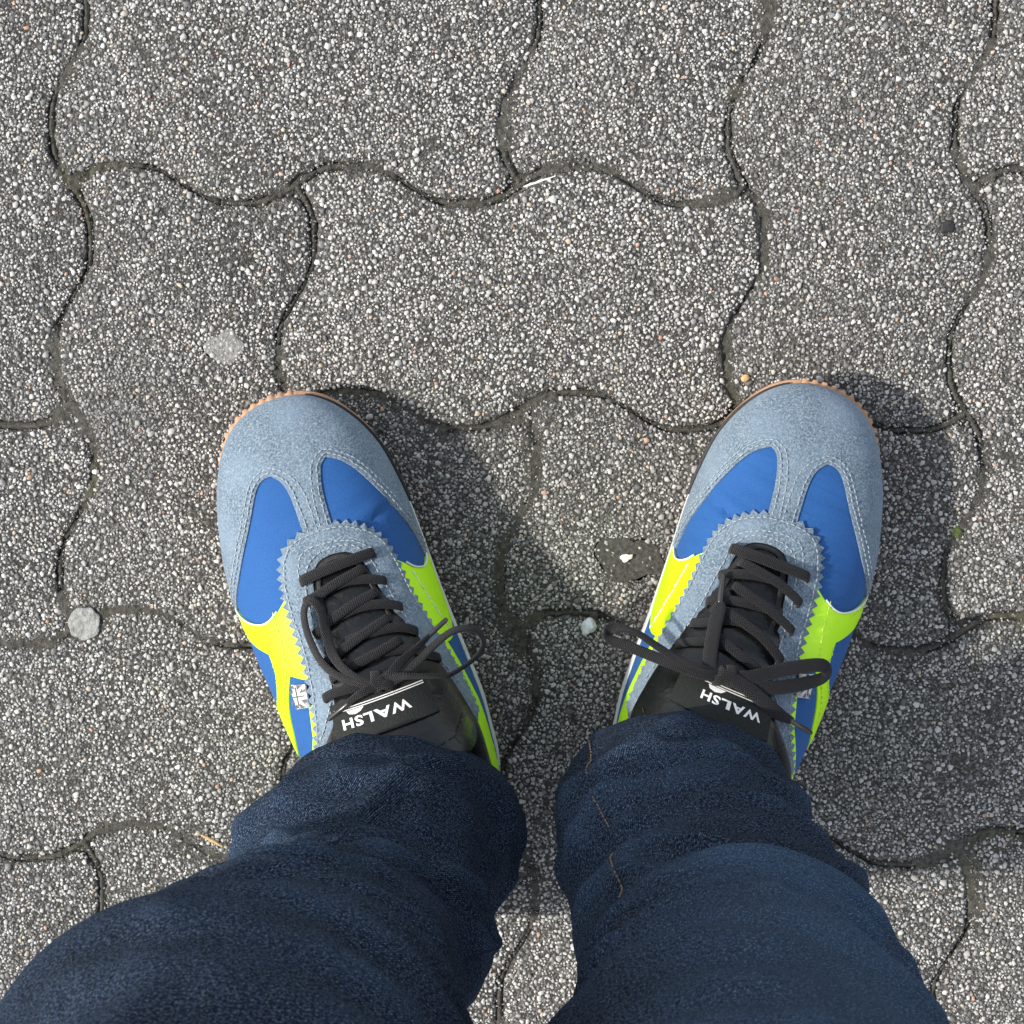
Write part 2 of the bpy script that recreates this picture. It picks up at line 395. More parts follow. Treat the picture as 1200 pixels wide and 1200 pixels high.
for sx, sy, sr, tv_, am in ((-.198, .0557, .028, .24, .85), (-.148, .088, .014, .46, .9), (.2128, .1494, .0075, .0, 1.0), (.17, -.12, .03, .3, .3), (-.12, -.13, .04, .3, .3)):   # old stains on the stones
    q = np.hypot(P[:, 0] - sx, P[:, 1] - sy) / sr + .6 * (vnoise(P, 120, 31) - .5); wgt = np.clip((1 - q) * 2.5, 0, 1) * am; tint = np.where(tint < .87, tint * (1 - wgt) + tv_ * wgt, tint)
for k, ob in enumerate(plist):
    m = pid == k
    if not m.any(): continue
    zb = np.where(edge[m] > .0036, 0.0, -.0006)
    V, q4, t3, at = stone_mesh(P[m] - np.array([ob.location.x, ob.location.y]), RAD[m], tint[m], zb, .46, rng)
    fast_mesh('aggregate', V, q4, t3, at, M['stone'], ob, kind='stuff')

# dirt packed in the joints: a crumbly ribbon surface that follows every joint in view
gsz = .0011; n = int(2 * EXT / gsz)
gx, gy = np.meshgrid(np.arange(n + 1) * gsz - EXT, np.arange(n + 1) * gsz - EXT)
G = np.c_[gx.ravel(), gy.ravel()]; GQ = unwarp(G)
gc = np.floor(GQ[:, 0] / U + 2).astype(int); gr = np.floor(1.5 - GQ[:, 1] / U + 1).astype(int); ge = np.full(len(G), 0.0)
for (c, r), (ob, kind) in near_cells.items():
    m = (gc == c) & (gr == r); mx, my = ob.location.x, ob.location.y
    hx, hy = (U, U / 2) if kind == 'h' else (U / 2, U)
    ge[m] = np.minimum(hx - np.abs(GQ[m, 0] - mx), hy - np.abs(GQ[m, 1] - my))
lump = vnoise(G, 60, 21); fine = vnoise(G, 300, 22); fine2 = vnoise(G, 640, 24); crack = np.abs(vnoise(G, 95, 23) - .5)
gz = -.0030 + .0036 * lump + .0012 * (fine - .5) + .0009 * (fine2 - .5) - .0022 * np.clip(1 - crack / .045, 0, 1) + .0006
gz = np.minimum(gz, -.0006 + .0008 * (fine2 - .5)) + rng.normal(0, .00018, len(G))
gz -= .0024 * np.clip((ge - .0008) / .0005, 0, 1) * (vnoise(G, 40, 25) > .53)     # narrow crack where the dirt has shrunk from the stone
use = (ge < .0062).reshape(n + 1, n + 1)
face_ok = use[:-1, :-1] | use[1:, 1:]
ii, jj = np.nonzero(face_ok); a = ii * (n + 1) + jj
quads = np.stack([a, a + 1, a + n + 2, a + n + 1], 1)
uq, inv = np.unique(quads, return_inverse=True)
jo = fast_mesh('joint_dirt', np.c_[G, gz][uq], inv.reshape(-1, 4), np.zeros((0, 3), int), None, M['joint'], pavement, kind='stuff')
jo.data.polygons.foreach_set('use_smooth', [True] * len(jo.data.polygons))
# loose grit caught in the joints
gp = rng.uniform(-EXT, EXT, (150000, 2)); gq = unwarp(gp)
c_ = np.floor(gq[:, 0] / U + 2).astype(int); r_ = np.floor(1.5 - gq[:, 1] / U + 1).astype(int); e_ = np.full(len(gp), 9.0)
for (c, r), (ob, kind) in near_cells.items():
    m = (c_ == c) & (r_ == r); mx, my = ob.location.x, ob.location.y
    hx, hy = (U, U / 2) if kind == 'h' else (U / 2, U)
    e_[m] = np.minimum(hx - np.abs(gq[m, 0] - mx), hy - np.abs(gq[m, 1] - my))
m = (e_ < .0040) & (rng.random(len(gp)) < .5); gp = gp[m]; e_ = e_[m]
zb = np.where(e_ < .0014, -.0016, -.0005); tn = np.clip(rng.beta(1.2, 2.4, len(gp)) * .8, 0, .8); tn = np.where(rng.random(len(gp)) < .05, .9, tn)
V, q4, t3, at = stone_mesh(gp, np.clip(rng.normal(.00050, .00020, len(gp)), .0002, .0012), tn, zb, .7, rng)
fast_mesh('joint_grit', V, q4, t3, at, M['stone'], pavement, kind='stuff')
# sand bed below everything and the ground round about
mesh_obj('sand_bed', [(-1.1, -1.1, -.0075), (1.1, -1.1, -.0075), (1.1, 1.1, -.0075), (-1.1, 1.1, -.0075)], [(0, 1, 2, 3)], M['joint'], pavement, smooth=False)
mesh_obj('ground', [(-60, -60, -.03), (60, -60, -.03), (60, 60, -.03), (-60, 60, -.03)], [(0, 1, 2, 3)], M['far'], smooth=False, kind='structure', label='grey paved ground around the pavers')

# ------------------------------------------------------------------ sneaker surface: stations from heel to toe
ST = np.array([(0,0,0,36,50),(1.5,-10,6,35,72),(8,-19,11,34,84),(25,-27,20,32,92),(50,-34,31,29,100),(75,-39,40.5,27,108),(95,-43,43.5,26,115),(110,-47,45,25,114),(125,-49,45,24,108),(140,-50.5,44.8,23.5,101),(155,-52,44.5,23,93),(170,-53,44.5,22.5,85),(185,-53,44.7,22,77),(200,-52.5,45,22,70),(215,-51,45,22,65),(230,-47.5,44,23,61),(245,-43,42,24,58),(257,-38,38,25,54),(267,-32.5,32.5,26,49),(275,-26,26,27,44),(281,-18,18,28,39),(284.3,-9,9,29,34.5),(285.3,0,0,29.5,30.5)], float) / 1000
PQ = np.array([(.7,.75)]*5+[(.7,.75),(.72,.78),(.76,.8),(.82,.83),(.87,.85),(.92,.87),(.95,.88),(.93,.88),(.9,.86),(.88,.85),(.86,.84),(.85,.83),(.85,.83),(.85,.83),(.85,.83),(.85,.85),(.9,.9),(.9,.9)])
DR = np.array([0,0,0,0,1,2,4,6,7.5,8,7.5,7,6,5,4,3,2,1,0,0,0,0,0])[:, None] / 1000
NS = len(ST)
def crom(T, k):
    k = np.clip(k, 0, NS - 1); i = np.minimum(k.astype(int), NS - 2); t = (k - i)[:, None]
    g = lambda j: T[np.clip(j, 0, NS - 1)]
    p0, p1, p2, p3 = g(i - 1), g(i), g(i + 1), g(i + 2)
    p0 = np.where((i == 0)[:, None], 2 * p1 - p2, p0); p3 = np.where((i == NS - 2)[:, None], 2 * p2 - p1, p3)
    return .5 * (2 * p1 + (p2 - p0) * t + (2 * p0 - 5 * p1 + 4 * p2 - p3) * t * t + (3 * p1 - p0 - 3 * p2 + p3) * t ** 3)
def surf(k, b):
    k = np.atleast_1d(np.asarray(k, float)); b = np.atleast_1d(np.asarray(b, float))
    s = crom(ST, k); p = crom(PQ, k); d = crom(DR, k)[:, 0]
    th = b * np.pi / 2; c = np.sin(th); sn = np.maximum(np.cos(th), 0)
    xc = (s[:, 1] + s[:, 2]) / 2; w = np.maximum((s[:, 2] - s[:, 1]) / 2, 0)
    return np.c_[xc + d * sn ** 2 + w * np.sign(c) * np.abs(c) ** p[:, 0], s[:, 0], s[:, 3] + (s[:, 4] - s[:, 3]) * sn ** p[:, 1]]
def snorm(k, b):
    k = np.clip(np.atleast_1d(np.asarray(k, float)), .12, NS - 1.12); b = np.clip(np.atleast_1d(np.asarray(b, float)), -.97, .97)
    du = surf(k + .08, b) - surf(k - .08, b); dvv = surf(k, b + .025) - surf(k, b - .025)
    n = np.cross(dvv, du); return n / (np.linalg.norm(n, axis=1, keepdims=True) + 1e-12)
KM, BM = .014, .064                                   # rough metres per unit of k and b
def resample(path, step, closed=True):
    p = np.array(path, float)
    if closed: p = np.vstack([p, p[:1]])
    out = []
    for a, b in zip(p[:-1], p[1:]):
        L = np.hypot((b[0] - a[0]) * KM, (b[1] - a[1]) * BM); n = max(1, int(round(L / step)))
        for i in range(n): out.append(a + (b - a) * i / n)
    if not closed: out.append(p[-1])
    return np.array(out)
def soften(path, closed=True, it=3, keep=55):
    """corner cutting that leaves sharp corners alone"""
    p = [np.array(q, float) for q in path]
    for _ in range(it):
        out = []; n = len(p)
        for i in range(n):
            if not closed and i in (0, n - 1): out.append(p[i]); continue
            a, b, c = p[i - 1], p[i], p[(i + 1) % n]; sc = np.array([KM, BM])
            u, v = (b - a) * sc, (c - b) * sc; cosv = (u @ v) / (np.linalg.norm(u) * np.linalg.norm(v) + 1e-12)
            if math.degrees(math.acos(max(-1, min(1, cosv)))) > keep: out.append(b)
            else: out += [b + (a - b) * .25, b + (c - b) * .25]
        p = out
    return np.array(p)
def pinked(path, pitch=.0041, depth=.0022, side=-1):
    """saw-toothed (pinking shear) version of an open path"""
    sc = np.array([KM, BM]); q = np.array(path, float) * sc; d = np.r_[0, np.cumsum(np.linalg.norm(np.diff(q, axis=0), axis=1))]; u = np.linspace(0, d[-1], int(d[-1] / (pitch / 2)) | 1)
    q = np.c_[np.interp(u, d, q[:, 0]), np.interp(u, d, q[:, 1])]; p = q; t = np.gradient(q, axis=0); t /= np.linalg.norm(t, axis=1, keepdims=True)
    nrm = np.c_[-t[:, 1], t[:, 0]] * side; off = np.where(np.arange(len(p)) % 2, depth, 0)[:, None]
    return (q + nrm * off) / sc
def inside(P, poly):
    x, y = P[:, 0], P[:, 1]; r = np.zeros(len(P), bool); j = len(poly) - 1
    for i in range(len(poly)):
        xi, yi = poly[i]; xj, yj = poly[j]
        r ^= ((yi > y) != (yj > y)) & (x < (xj - xi) * (y - yi) / (yj - yi + 1e-15) + xi); j = i
    return r
SIDE = 1
def fin(V):                                            # local shoe metres -> mesh coordinates of this foot
    V = np.array(V, float); V[:, 0] *= SIDE; return V
def panel(name, poly, mat, parent, h=.0012, lo=-.0004, edge=.55, hole=None, step=.0022, grid=.0032, hfun=None, sharp=38, **kw):
    poly = resample(poly, step); loops = [poly]
    if hole is not None: loops.append(resample(hole, step))
    sc = np.array([KM, BM]); mn, mx = poly.min(0), poly.max(0)
    gx, gy = np.meshgrid(np.arange(mn[0], mx[0], grid / KM), np.arange(mn[1], mx[1], grid / BM)); g = np.c_[gx.ravel(), gy.ravel()]
    g = g + (np.arange(len(gx))[:, None] % 2 * .5 * grid / KM * np.ones(gx.shape)).ravel()[:, None] * [1, 0]
    m = inside(g, poly)
    if hole is not None: m &= ~inside(g, loops[1])
    g = g[m]; allb = np.concatenate(loops)
    if len(g):
        d = np.min(np.hypot((g[:, None, 0] - allb[None, :, 0]) * KM, (g[:, None, 1] - allb[None, :, 1]) * BM), axis=1); g = g[d > min(step, grid) * .55]
    pts = np.concatenate([allb, g]) if len(g) else allb
    edges = []; o = 0
    for L in loops: edges += [(o + i, o + (i + 1) % len(L)) for i in range(len(L))]; o += len(L)
    vo, eo, fo, ov, oe, of = delaunay_2d_cdt([Vector(p * sc) for p in pts], edges, [], 0, 1e-7)
    vv = np.array([(v.x, v.y) for v in vo]) / sc; f = np.array([t for t in fo]); ce = vv[f].mean(1); km = inside(ce, poly)
    if hole is not None: km &= ~inside(ce, loops[1])
    f = f[km]; isb = np.array([any(i < len(allb) for i in q) for q in ov])
    S0 = surf(vv[:, 0], vv[:, 1]); Nn = snorm(vv[:, 0], vv[:, 1])
    hh = np.full(len(vv), h)
    if hfun is not None: hh = hh + hfun(vv[:, 0], vv[:, 1])
    top = S0 + Nn * np.where(isb, hh - (1 - edge) * h, hh)[:, None]
    fn = np.cross(top[f[:, 1]] - top[f[:, 0]], top[f[:, 2]] - top[f[:, 0]]); bad = (fn * Nn[f].sum(1)).sum(1) < 0
    f[bad] = f[bad][:, ::-1]
    cnt = {}
    for t in f:
        for a, b in ((t[0], t[1]), (t[1], t[2]), (t[2], t[0])): cnt[(a, b)] = 1
    be = [(a, b) for (a, b) in cnt if (b, a) not in cnt]
    bv = sorted({v for e in be for v in e}); mp = {v: len(vv) + i for i, v in enumerate(bv)}
    low = S0[bv] + Nn[bv] * (lo + (hfun(vv[bv, 0], vv[bv, 1]) if hfun is not None else 0) * np.ones(len(bv)))[:, None]
    V = fin(np.concatenate([top, low])); Fc = [tuple(t) for t in f] + [(b, a, mp[a], mp[b]) for a, b in be]
    if SIDE < 0: Fc = [q[::-1] for q in Fc]
    uv = np.concatenate([vv, vv[bv]]) * sc
    return mesh_obj(name, V, Fc, mat, parent, sharp=sharp, uv=uv, **kw)

CAPF = [(0,1,5,4),(1,2,6,5),(2,3,7,6),(3,0,4,7),(4,5,9,8),(5,6,10,9),(6,7,11,10),(7,4,8,11),(3,2,1,0),(8,9,10,11)]
def bead(p, d, n, L, r):
    """one thread stitch: a little bar with thin ends"""
    d = d / (np.linalg.norm(d) + 1e-12); s = np.cross(n, d); s /= np.linalg.norm(s) + 1e-12; V = []
    for t, k, up in ((-.5, .55, -.5), (0, 1, .35), (.5, .55, -.5)):
        for a, b in ((-1, -1), (1, -1), (1, 1), (-1, 1)): V.append(p + d * L * t + s * a * r * k + n * (b * r * k + up * r))
    return V
def stitches(name, paths, h, mat, parent, pitch=.0029, L=.0020, r=.00026, closed=False):
    V = []; Fc = []
    for path in paths:
        q = resample(path, .0006, closed); X = surf(q[:, 0], q[:, 1]) + snorm(q[:, 0], q[:, 1]) * h; s = np.r_[0, np.cumsum(np.linalg.norm(np.diff(X, axis=0), axis=1))]
        for d in np.arange(pitch * .5, s[-1], pitch):
            i = min(len(X) - 2, np.searchsorted(s, d)); nn = snorm(q[i, 0], q[i, 1])[0]; o = len(V)
            V += bead(X[i] + rng.normal(0, .00012, 3), X[min(i + 2, len(X) - 1)] - X[max(i - 2, 0)], nn, L, r); Fc += [tuple(o + k for k in f) for f in CAPF]
    return mesh_obj(name, fin(V), Fc if SIDE > 0 else [f[::-1] for f in Fc], mat, parent, sharp=60)
def offset_path(path, d):
    p = resample(path, .0015, False); sc = np.array([KM, BM]); q = p * sc; t = np.gradient(q, axis=0); t /= np.linalg.norm(t, axis=1, keepdims=True) + 1e-12
    return (q + np.c_[-t[:, 1], t[:, 0]] * d) / sc

def cr_curve(P, n):
    P = np.array(P, float); m = len(P); t = np.linspace(0, m - 1, n); i = np.minimum(t.astype(int), m - 2); f = (t - i)[:, None]
    g = lambda j: P[np.clip(j, 0, m - 1)]
    p0, p1, p2, p3 = g(i - 1), g(i), g(i + 1), g(i + 2)
    return .5 * (2 * p1 + (p2 - p0) * f + (2 * p0 - 5 * p1 + 4 * p2 - p3) * f * f + (3 * p1 - p0 - 3 * p2 + p3) * f ** 3)
def ribbon(name, C, N, mat, parent, w=.0062, th=.0016, wfun=None):
    """flat lace: rounded rectangle swept along C with face normals N"""
    C = np.array(C, float); N = np.array(N, float); T = np.gradient(C, axis=0); T /= np.linalg.norm(T, axis=1, keepdims=True) + 1e-12
    B = np.cross(T, N); B /= np.linalg.norm(B, axis=1, keepdims=True) + 1e-12; N = np.cross(B, T)
    prof = [(-1, -.25), (-.86, -.8), (-.4, -1), (.4, -1), (.86, -.8), (1, -.25), (1, .25), (.86, .8), (.4, 1), (-.4, 1), (-.86, .8), (-1, .25)]
    s = np.r_[0, np.cumsum(np.linalg.norm(np.diff(C, axis=0), axis=1))]; K = len(prof); V = []; uv = []
    for i in range(len(C)):
        ww = w * (wfun(i / (len(C) - 1)) if wfun else 1); tt = th
        for a, b in prof: V.append(C[i] + B[i] * a * ww / 2 + N[i] * b * tt / 2); uv.append((s[i], a * ww / 2))
    Fc = []
    for i in range(len(C) - 1):
        for j in range(K): Fc.append((i * K + j, i * K + (j + 1) % K, (i + 1) * K + (j + 1) % K, (i + 1) * K + j))
    Fc.append(tuple(range(K))[::-1]); Fc.append(tuple((len(C) - 1) * K + j for j in range(K)))
    ob = mesh_obj(name, fin(V), Fc, mat, parent, uv=uv, sharp=70)
    bm = bmesh.new(); bm.from_mesh(ob.data); bmesh.ops.recalc_face_normals(bm, faces=bm.faces); bm.to_mesh(ob.data); bm.free()
    return ob
def strap(name, kb, parent, h=.0032, bulge=.0016, w=.0047):
    """lace segment lying across the throat; its ends dive into the eyelets"""
    q = cr_curve(np.array(kb, float), 26); t = np.linspace(0, 1, 26); Nn = snorm(q[:, 0], q[:, 1])
    hh = h + bulge * np.sin(np.pi * t) - .0055 * (np.clip(1 - t / .1, 0, 1) ** 2 + np.clip((t - .9) / .1, 0, 1) ** 2)
    return ribbon(name, surf(q[:, 0], q[:, 1]) + Nn * hh[:, None], Nn, M['lace'], parent, w, .0017, lambda u: 1 - .25 * (abs(2 * u - 1) ** 8))
def freelace(name, mm, parent, tilt=(0, 0), w=.0047, n=60, wfun=None):
    C = cr_curve(np.array(mm, float) / 1000, n); T = np.gradient(C, axis=0); T /= np.linalg.norm(T, axis=1, keepdims=True)
    up = np.array([0, 0, 1.0]) - T * T[:, 2:3]; up /= np.linalg.norm(up, axis=1, keepdims=True); sd = np.cross(T, up)
    a = np.radians(np.linspace(tilt[0], tilt[1], n))[:, None] if len(tilt) == 2 else np.radians(np.interp(np.linspace(0, 1, n), np.linspace(0, 1, len(tilt)), tilt))[:, None]
    return ribbon(name, C, up * np.cos(a) + sd * np.sin(a), M['lace'], parent, w, .0016, wfun)
def rod(name, a, b, r, mat, parent):
    a, b = np.array(a) / 1000, np.array(b) / 1000; d = b - a; L = np.linalg.norm(d); d /= L; u = np.cross(d, [0, 0, 1.0]); u /= np.linalg.norm(u); v = np.cross(d, u); V = []; Fc = []
    for t, k in ((0, .8), (.04, 1), (.93, 1), (1, .7)):
        for i in range(8):
            an = i * math.pi / 4; V.append(a + d * L * t + (u * math.cos(an) + v * math.sin(an)) * r * k)
    for i in range(3):
        for j in range(8): Fc.append((i * 8 + j, i * 8 + (j + 1) % 8, (i + 1) * 8 + (j + 1) % 8, (i + 1) * 8 + j))
    Fc += [tuple(range(8))[::-1], tuple(range(24, 32))]
    return mesh_obj(name, fin(V), Fc if SIDE > 0 else [f[::-1] for f in Fc], mat, parent, sharp=50)

def ring_outline(off, k0=0.0):
    """sole outline, counter-clockwise: medial side heel to toe, then lateral side toe to heel"""
    ks = np.concatenate([np.linspace(0, 3, 14)[:-1], np.linspace(3, 17, 90)[:-1], np.linspace(17, NS - 1, 60)])
    s = crom(ST, ks); med = np.c_[s[:, 2], s[:, 0]]; lat = np.c_[s[:, 1], s[:, 0]][::-1][1:-1]; kk = np.r_[ks, ks[::-1][1:-1]]
    o = np.concatenate([med, lat]); t = np.roll(o, -1, 0) - np.roll(o, 1, 0); t /= np.linalg.norm(t, axis=1, keepdims=True) + 1e-12
    return o, np.c_[t[:, 1], -t[:, 0]], kk
def sole_part(name, levels, mat, parent, ridged=None, sel=None):
    o, nn, kk = ring_outline(0); n = len(o); V = []; arc = np.r_[0, np.cumsum(np.linalg.norm(np.diff(o, axis=0), axis=1))]
    zf = crom(ST, kk)[:, 3]; spring = .009 * np.clip((o[:, 1] - .215) / .07, 0, 1) ** 1.8
    for off, fz in levels:
        z = fz(zf, spring, kk); of = off(kk) if callable(off) else np.full(n, off)
        if ridged is not None: of = of + ridged(arc, kk, z)
        V.append(np.c_[o + nn * of[:, None], z])
    L = len(V); V = np.concatenate(V); Fc = [(a * n + i, a * n + (i + 1) % n, (a + 1) * n + (i + 1) % n, (a + 1) * n + i) for a in range(L - 1) for i in range(n)]
    Fc += [tuple(range(n))[::-1], tuple(range((L - 1) * n, L * n))]
    return mesh_obj(name, fin(V), Fc if SIDE > 0 else [f[::-1] for f in Fc], mat, parent, sharp=40)

def text_mesh(body, size):
    cu = bpy.data.curves.new('t', 'FONT'); cu.body = body; cu.size = size; cu.offset = size * .028; cu.align_x = 'CENTER'; cu.space_character = 1.12; cu.resolution_u = 3
    ob = bpy.data.objects.new('t', cu); COL.objects.link(ob); bpy.context.view_layer.update()
    me = bpy.data.meshes.new_from_object(ob.evaluated_get(bpy.context.evaluated_depsgraph_get()))
    bm = bmesh.new(); bm.from_mesh(me); bmesh.ops.triangulate(bm, faces=bm.faces)
    V = np.array([v.co[:] for v in bm.verts]); Fc = [tuple(v.index for v in f.verts) for f in bm.faces]; bm.free()
    bpy.data.objects.remove(ob); bpy.data.curves.remove(cu); bpy.data.meshes.remove(me)
    return V, Fc

def tongue_h(k, b):
    return np.interp(k, [6, 6.8, 8, 9.5, 11, 12.5, 14], [.010, .0075, .0040, .0016, -.0002, -.0012, -.0016])
OPEN = [(13.5,.06),(13.4,.15),(12.95,.205),(12.2,.24),(11.3,.28),(10.3,.33),(9.5,.39),(8.6,.49),(7.4,.61),(6.2,.68),(4,.67),(2.6,.5),(1.7,.2),(1.6,0),(1.7,-.2),(2.6,-.5),(4,-.70),(6,-.66),(7.4,-.46),(8.6,-.24),(9.6,-.12),(10.6,-.11),(11.4,-.11),(12.3,-.09),(13,-.06),(13.45,-.01)]
EYE_OUT = [(7.0,-.60),(7.4,-.54),(8.38,-.42),(9.26,-.38),(9.92,-.345),(10.97,-.32),(12.13,-.31),(13.07,-.29),(13.84,-.245),(14.28,-.185),(14.5,-.09),(14.56,.0),(14.5,.11),(14.28,.24),(13.78,.38),(13.2,.45),(12.57,.485),(11.69,.515),(10.8,.565),(9.7,.635),(8.6,.705),(7.8,.755),(7.1,.765)]
EYE_IN = [(6.9,.70),(7.4,.64),(8.6,.515),(9.5,.41),(10.3,.35),(11.3,.30),(12.2,.26),(12.95,.225),(13.42,.165),(13.56,.06),(13.5,-.02),(13.05,-.08),(12.3,-.11),(11.4,-.13),(10.6,-.13),(9.6,-.14),(8.6,-.26),(7.4,-.48),(6.9,-.55)]
WIN_LAT = [(12.72,-.86),(13.64,-.63),(14.58,-.485),(15.49,-.36),(16.38,-.265),(16.62,-.20),(16.64,-.135),(16.27,-.07),(15.6,-.045),(14.4,-.045)]
WIN_MED = [(14.4,.105),(15.5,.115),(16.38,.175),(16.58,.25),(16.3,.345),(15.71,.445),(14.89,.56),(14.03,.665),(13.1,.815),(12.2,.885)]

def sneaker(side, o, ang, label, part_labels):
    global SIDE
    SIDE = side
    root = empty('sneaker', (o[0], o[1], 0), R(ang), label=label, cat='sneaker', group='pair of worn sneakers')
    # ---- sole
    toe = lambda kk: np.clip((kk - 14.0) / 3.0, 0, 1)
    def fgum(lo):
        return lambda zf, sp, kk: lo(zf, sp, np.clip((kk - 14.5) / 3.5, 0, 1))
    def ridge(arc, kk, z):
        lat = arc > arc[np.argmax(kk)] - .012
        return np.where(lat, .0006 * np.clip((kk - 17.2) / 1.2, 0, 1) * np.clip(np.sin(arc / .0047 * 2 * np.pi) * 2.5, -1, 1), 0)
    sole_part('outsole', [(-.003, lambda zf, sp, kk: sp + .0005), (lambda kk: .0016 * toe(kk) - .0012, lambda zf, sp, kk: sp + .003),
        (lambda kk: .0034 * toe(kk) - .0012 + .0011 * np.clip((kk - 17.3) / 2, 0, 1), fgum(lambda zf, sp, t: sp + .009 + (zf - sp - .013) * t)), (lambda kk: .0032 * toe(kk) - .0012 + .0011 * np.clip((kk - 17.3) / 2, 0, 1), fgum(lambda zf, sp, t: sp + .011 + (zf - sp - .0125) * t)),
        (lambda kk: .0018 * toe(kk) - .0012, fgum(lambda zf, sp, t: sp + .0118 + (zf - sp - .0118) * t))], M['gum'], root, ridged=lambda a, k, z: ridge(a, k, z) * 1.0)
    sole_part('midsole', [(-.002, lambda zf, sp, kk: np.minimum(sp + .011, zf - .006)), (lambda kk: .0004 - .0036 * np.clip((kk - 14) / 2, 0, 1), lambda zf, sp, kk: np.minimum(sp + .0115, zf - .005)),
        (lambda kk: .0003 - .0030 * np.clip((kk - 14) / 2, 0, 1), lambda zf, sp, kk: zf - .0005), (lambda kk: .0004 - .0022 * np.clip((kk - 14) / 2, 0, 1), lambda zf, sp, kk: zf + .0008)], M['white'], root)
    # black strip added for the shade in the suede-to-gum gap, inner toe
    kk = np.linspace(14.0, 20.2, 60); s = crom(ST, kk); cw = np.c_[s[:, 2] + .0006, s[:, 0], s[:, 3] + .0006]
    ribbon('gap_shade_strip', cw, np.tile([0, 0, 1.0], (60, 1)), M['black'], root, .0040, .0012)
    # ---- upper of blue nylon, with the throat and collar left open
    def crease(k, b):
        r = -.0016 * np.exp(-((k - (13.95 + .9 * (b - .25))) / .11) ** 2) * np.clip(1 - np.abs(b - .42) / .3, 0, 1)
        r += .0011 * np.exp(-((k - (14.25 + .9 * (b - .25))) / .17) ** 2) * np.clip(1 - np.abs(b - .42) / .3, 0, 1)
        r += -.0005 * np.exp(-((k - 13.4 - .4 * (b + .45)) / .14) ** 2) * np.clip(1 - np.abs(b + .4) / .25, 0, 1)
        return r
    dom = [(0.0, -1), (NS - 1, -1), (NS - 1, 1), (0.0, 1)]
    panel('upper', dom, M['nylon'], root, h=.0, lo=-.0025, edge=1, hole=soften(OPEN), step=.003, grid=.0022, hfun=crease)
    # ---- suede toe cap with its two windows
    wl, wm = soften(WIN_LAT, False), soften(WIN_MED, False)
    cap = np.concatenate([[(12.7, -1)], wl, wm, [(12.15, 1), (NS - 1, 1), (NS - 1, -1)]])
    tc = panel('toe_cap', cap, M['suede'], root, h=.0015)
    stitches('stitching', [offset_path(wl, -.0016), offset_path(wl, -.0042), offset_path(wm, -.0016), offset_path(wm, -.0042)], .0018, M['thread'], tc)
    # ---- neon stripes
    y1 = soften([(12.78,-.27),(12.42,-.36),(12.16,-.45),(12.10,-.55),(12.36,-.72),(12.72,-.88),(12.75,-1.0),(11.98,-1.0),(11.92,-.90),(11.55,-.74),(11.18,-.575),(10.7,-.575),(10.3,-.60),(9.85,-.665),(9.45,-.75),(9.1,-.86),(8.7,-1.0),(7.2,-1.0),(7.6,-.80),(8.3,-.68),(9.23,-.61),(10.4,-.455),(10.1,-.32),(10.05,-.22)])
    q = panel('stripe', y1, M['neon'], root, h=.0011, label='forked neon yellow stripe on the outer side')
    stitches('stitching', [[(12.5,-.40),(11.4,-.42),(10.5,-.47),(9.3,-.635),(8.4,-.73)], [(11.1,-.555),(10.5,-.565),(9.85,-.635),(9.3,-.76)], [(12.05,-.62),(12.3,-.76),(12.6,-.9)]], .0013, M['ythread'], q, r=.00024)
    y3 = [(9.42,-.395),(8.4,-.455),(7.2,-.60),(6.2,-.78),(5.9,-.72),(7.1,-.5),(8.4,-.36),(9.3,-.28)]
    panel('stripe', y3, M['neon'], root, h=.0010, label='narrow neon yellow stripe beside the flag tab')
    y4 = soften([(12.70,.44),(12.40,.545),(12.10,.63),(11.93,.78),(12.15,.88),(12.35,.93),(12.4,1.0),(10.1,1.0),(9.75,.94),(9.42,.83),(9.6,.62),(9.8,.50),(11.3,.42),(12.7,.40)])
    q = panel('stripe', y4, M['neon'], root, h=.0011, label='broad neon yellow stripe on the inner side')
    stitches('stitching', [[(12.1,.585),(11.2,.66),(10.2,.76),(9.6,.83)]], .0013, M['white'], q, r=.0003, L=.0026)
    y5 = [(9.75,.58),(9.5,.72),(8.5,.80),(7.3,.885),(6.2,.93),(4.6,.96),(4.6,.80),(6.2,.76),(7.5,.70),(8.6,.60)]
    panel('stripe', y5, M['neon'], root, h=.0010, label='thin neon yellow stripe along the inner collar')
    # white edging beads along the fronts of the stripes
    for pth in ([(12.75,-.985),(12.73,-.88),(12.37,-.72),(12.12,-.55),(12.18,-.45),(12.42,-.37)], [(12.40,.97),(12.36,.93),(12.17,.88),(11.95,.78),(12.12,.63),(12.40,.555)]):
        pp = resample(soften(pth, False), .0015, False); Nn = snorm(pp[:, 0], pp[:, 1])
        ribbon('piping', surf(pp[:, 0], pp[:, 1]) + Nn * .0012, Nn, M['print'], root, .0008, .0009)
    # ---- eyestay of suede with pinked edge
    eo = soften(EYE_OUT, False); ei = soften(EYE_IN, False)
    es = panel('eyestay', np.concatenate([pinked(offset_path(eo, .0012)), ei]), M['suede'], root, h=.0026, lo=.0, step=.0022)
    stitches('stitching', [offset_path(eo, .0028)], .0029, M['thread'], es)
    ki = offset_path(ei, .0026); stitches('stitching', [ki[(ki[:, 0] > 8.3)]], .0029, M['thread'], es, r=.00028)
    ke = offset_path(eo, .0085); arch = ke[(ke[:, 0] > 13.0)]; stitches('stitching', [arch], .0029, M['thread'], es, r=.00028)
    # heel counter of suede
    panel('heel_counter', soften([(5.0,-1),(5.0,-.80),(3.6,-.76),(2.4,-.62),(1.5,-.3),(1.4,0),(1.5,.3),(2.4,.62),(3.6,.76),(5.0,.84),(5.0,1),(.05,1),(.05,-1)]), M['suede'], root, h=.0014)
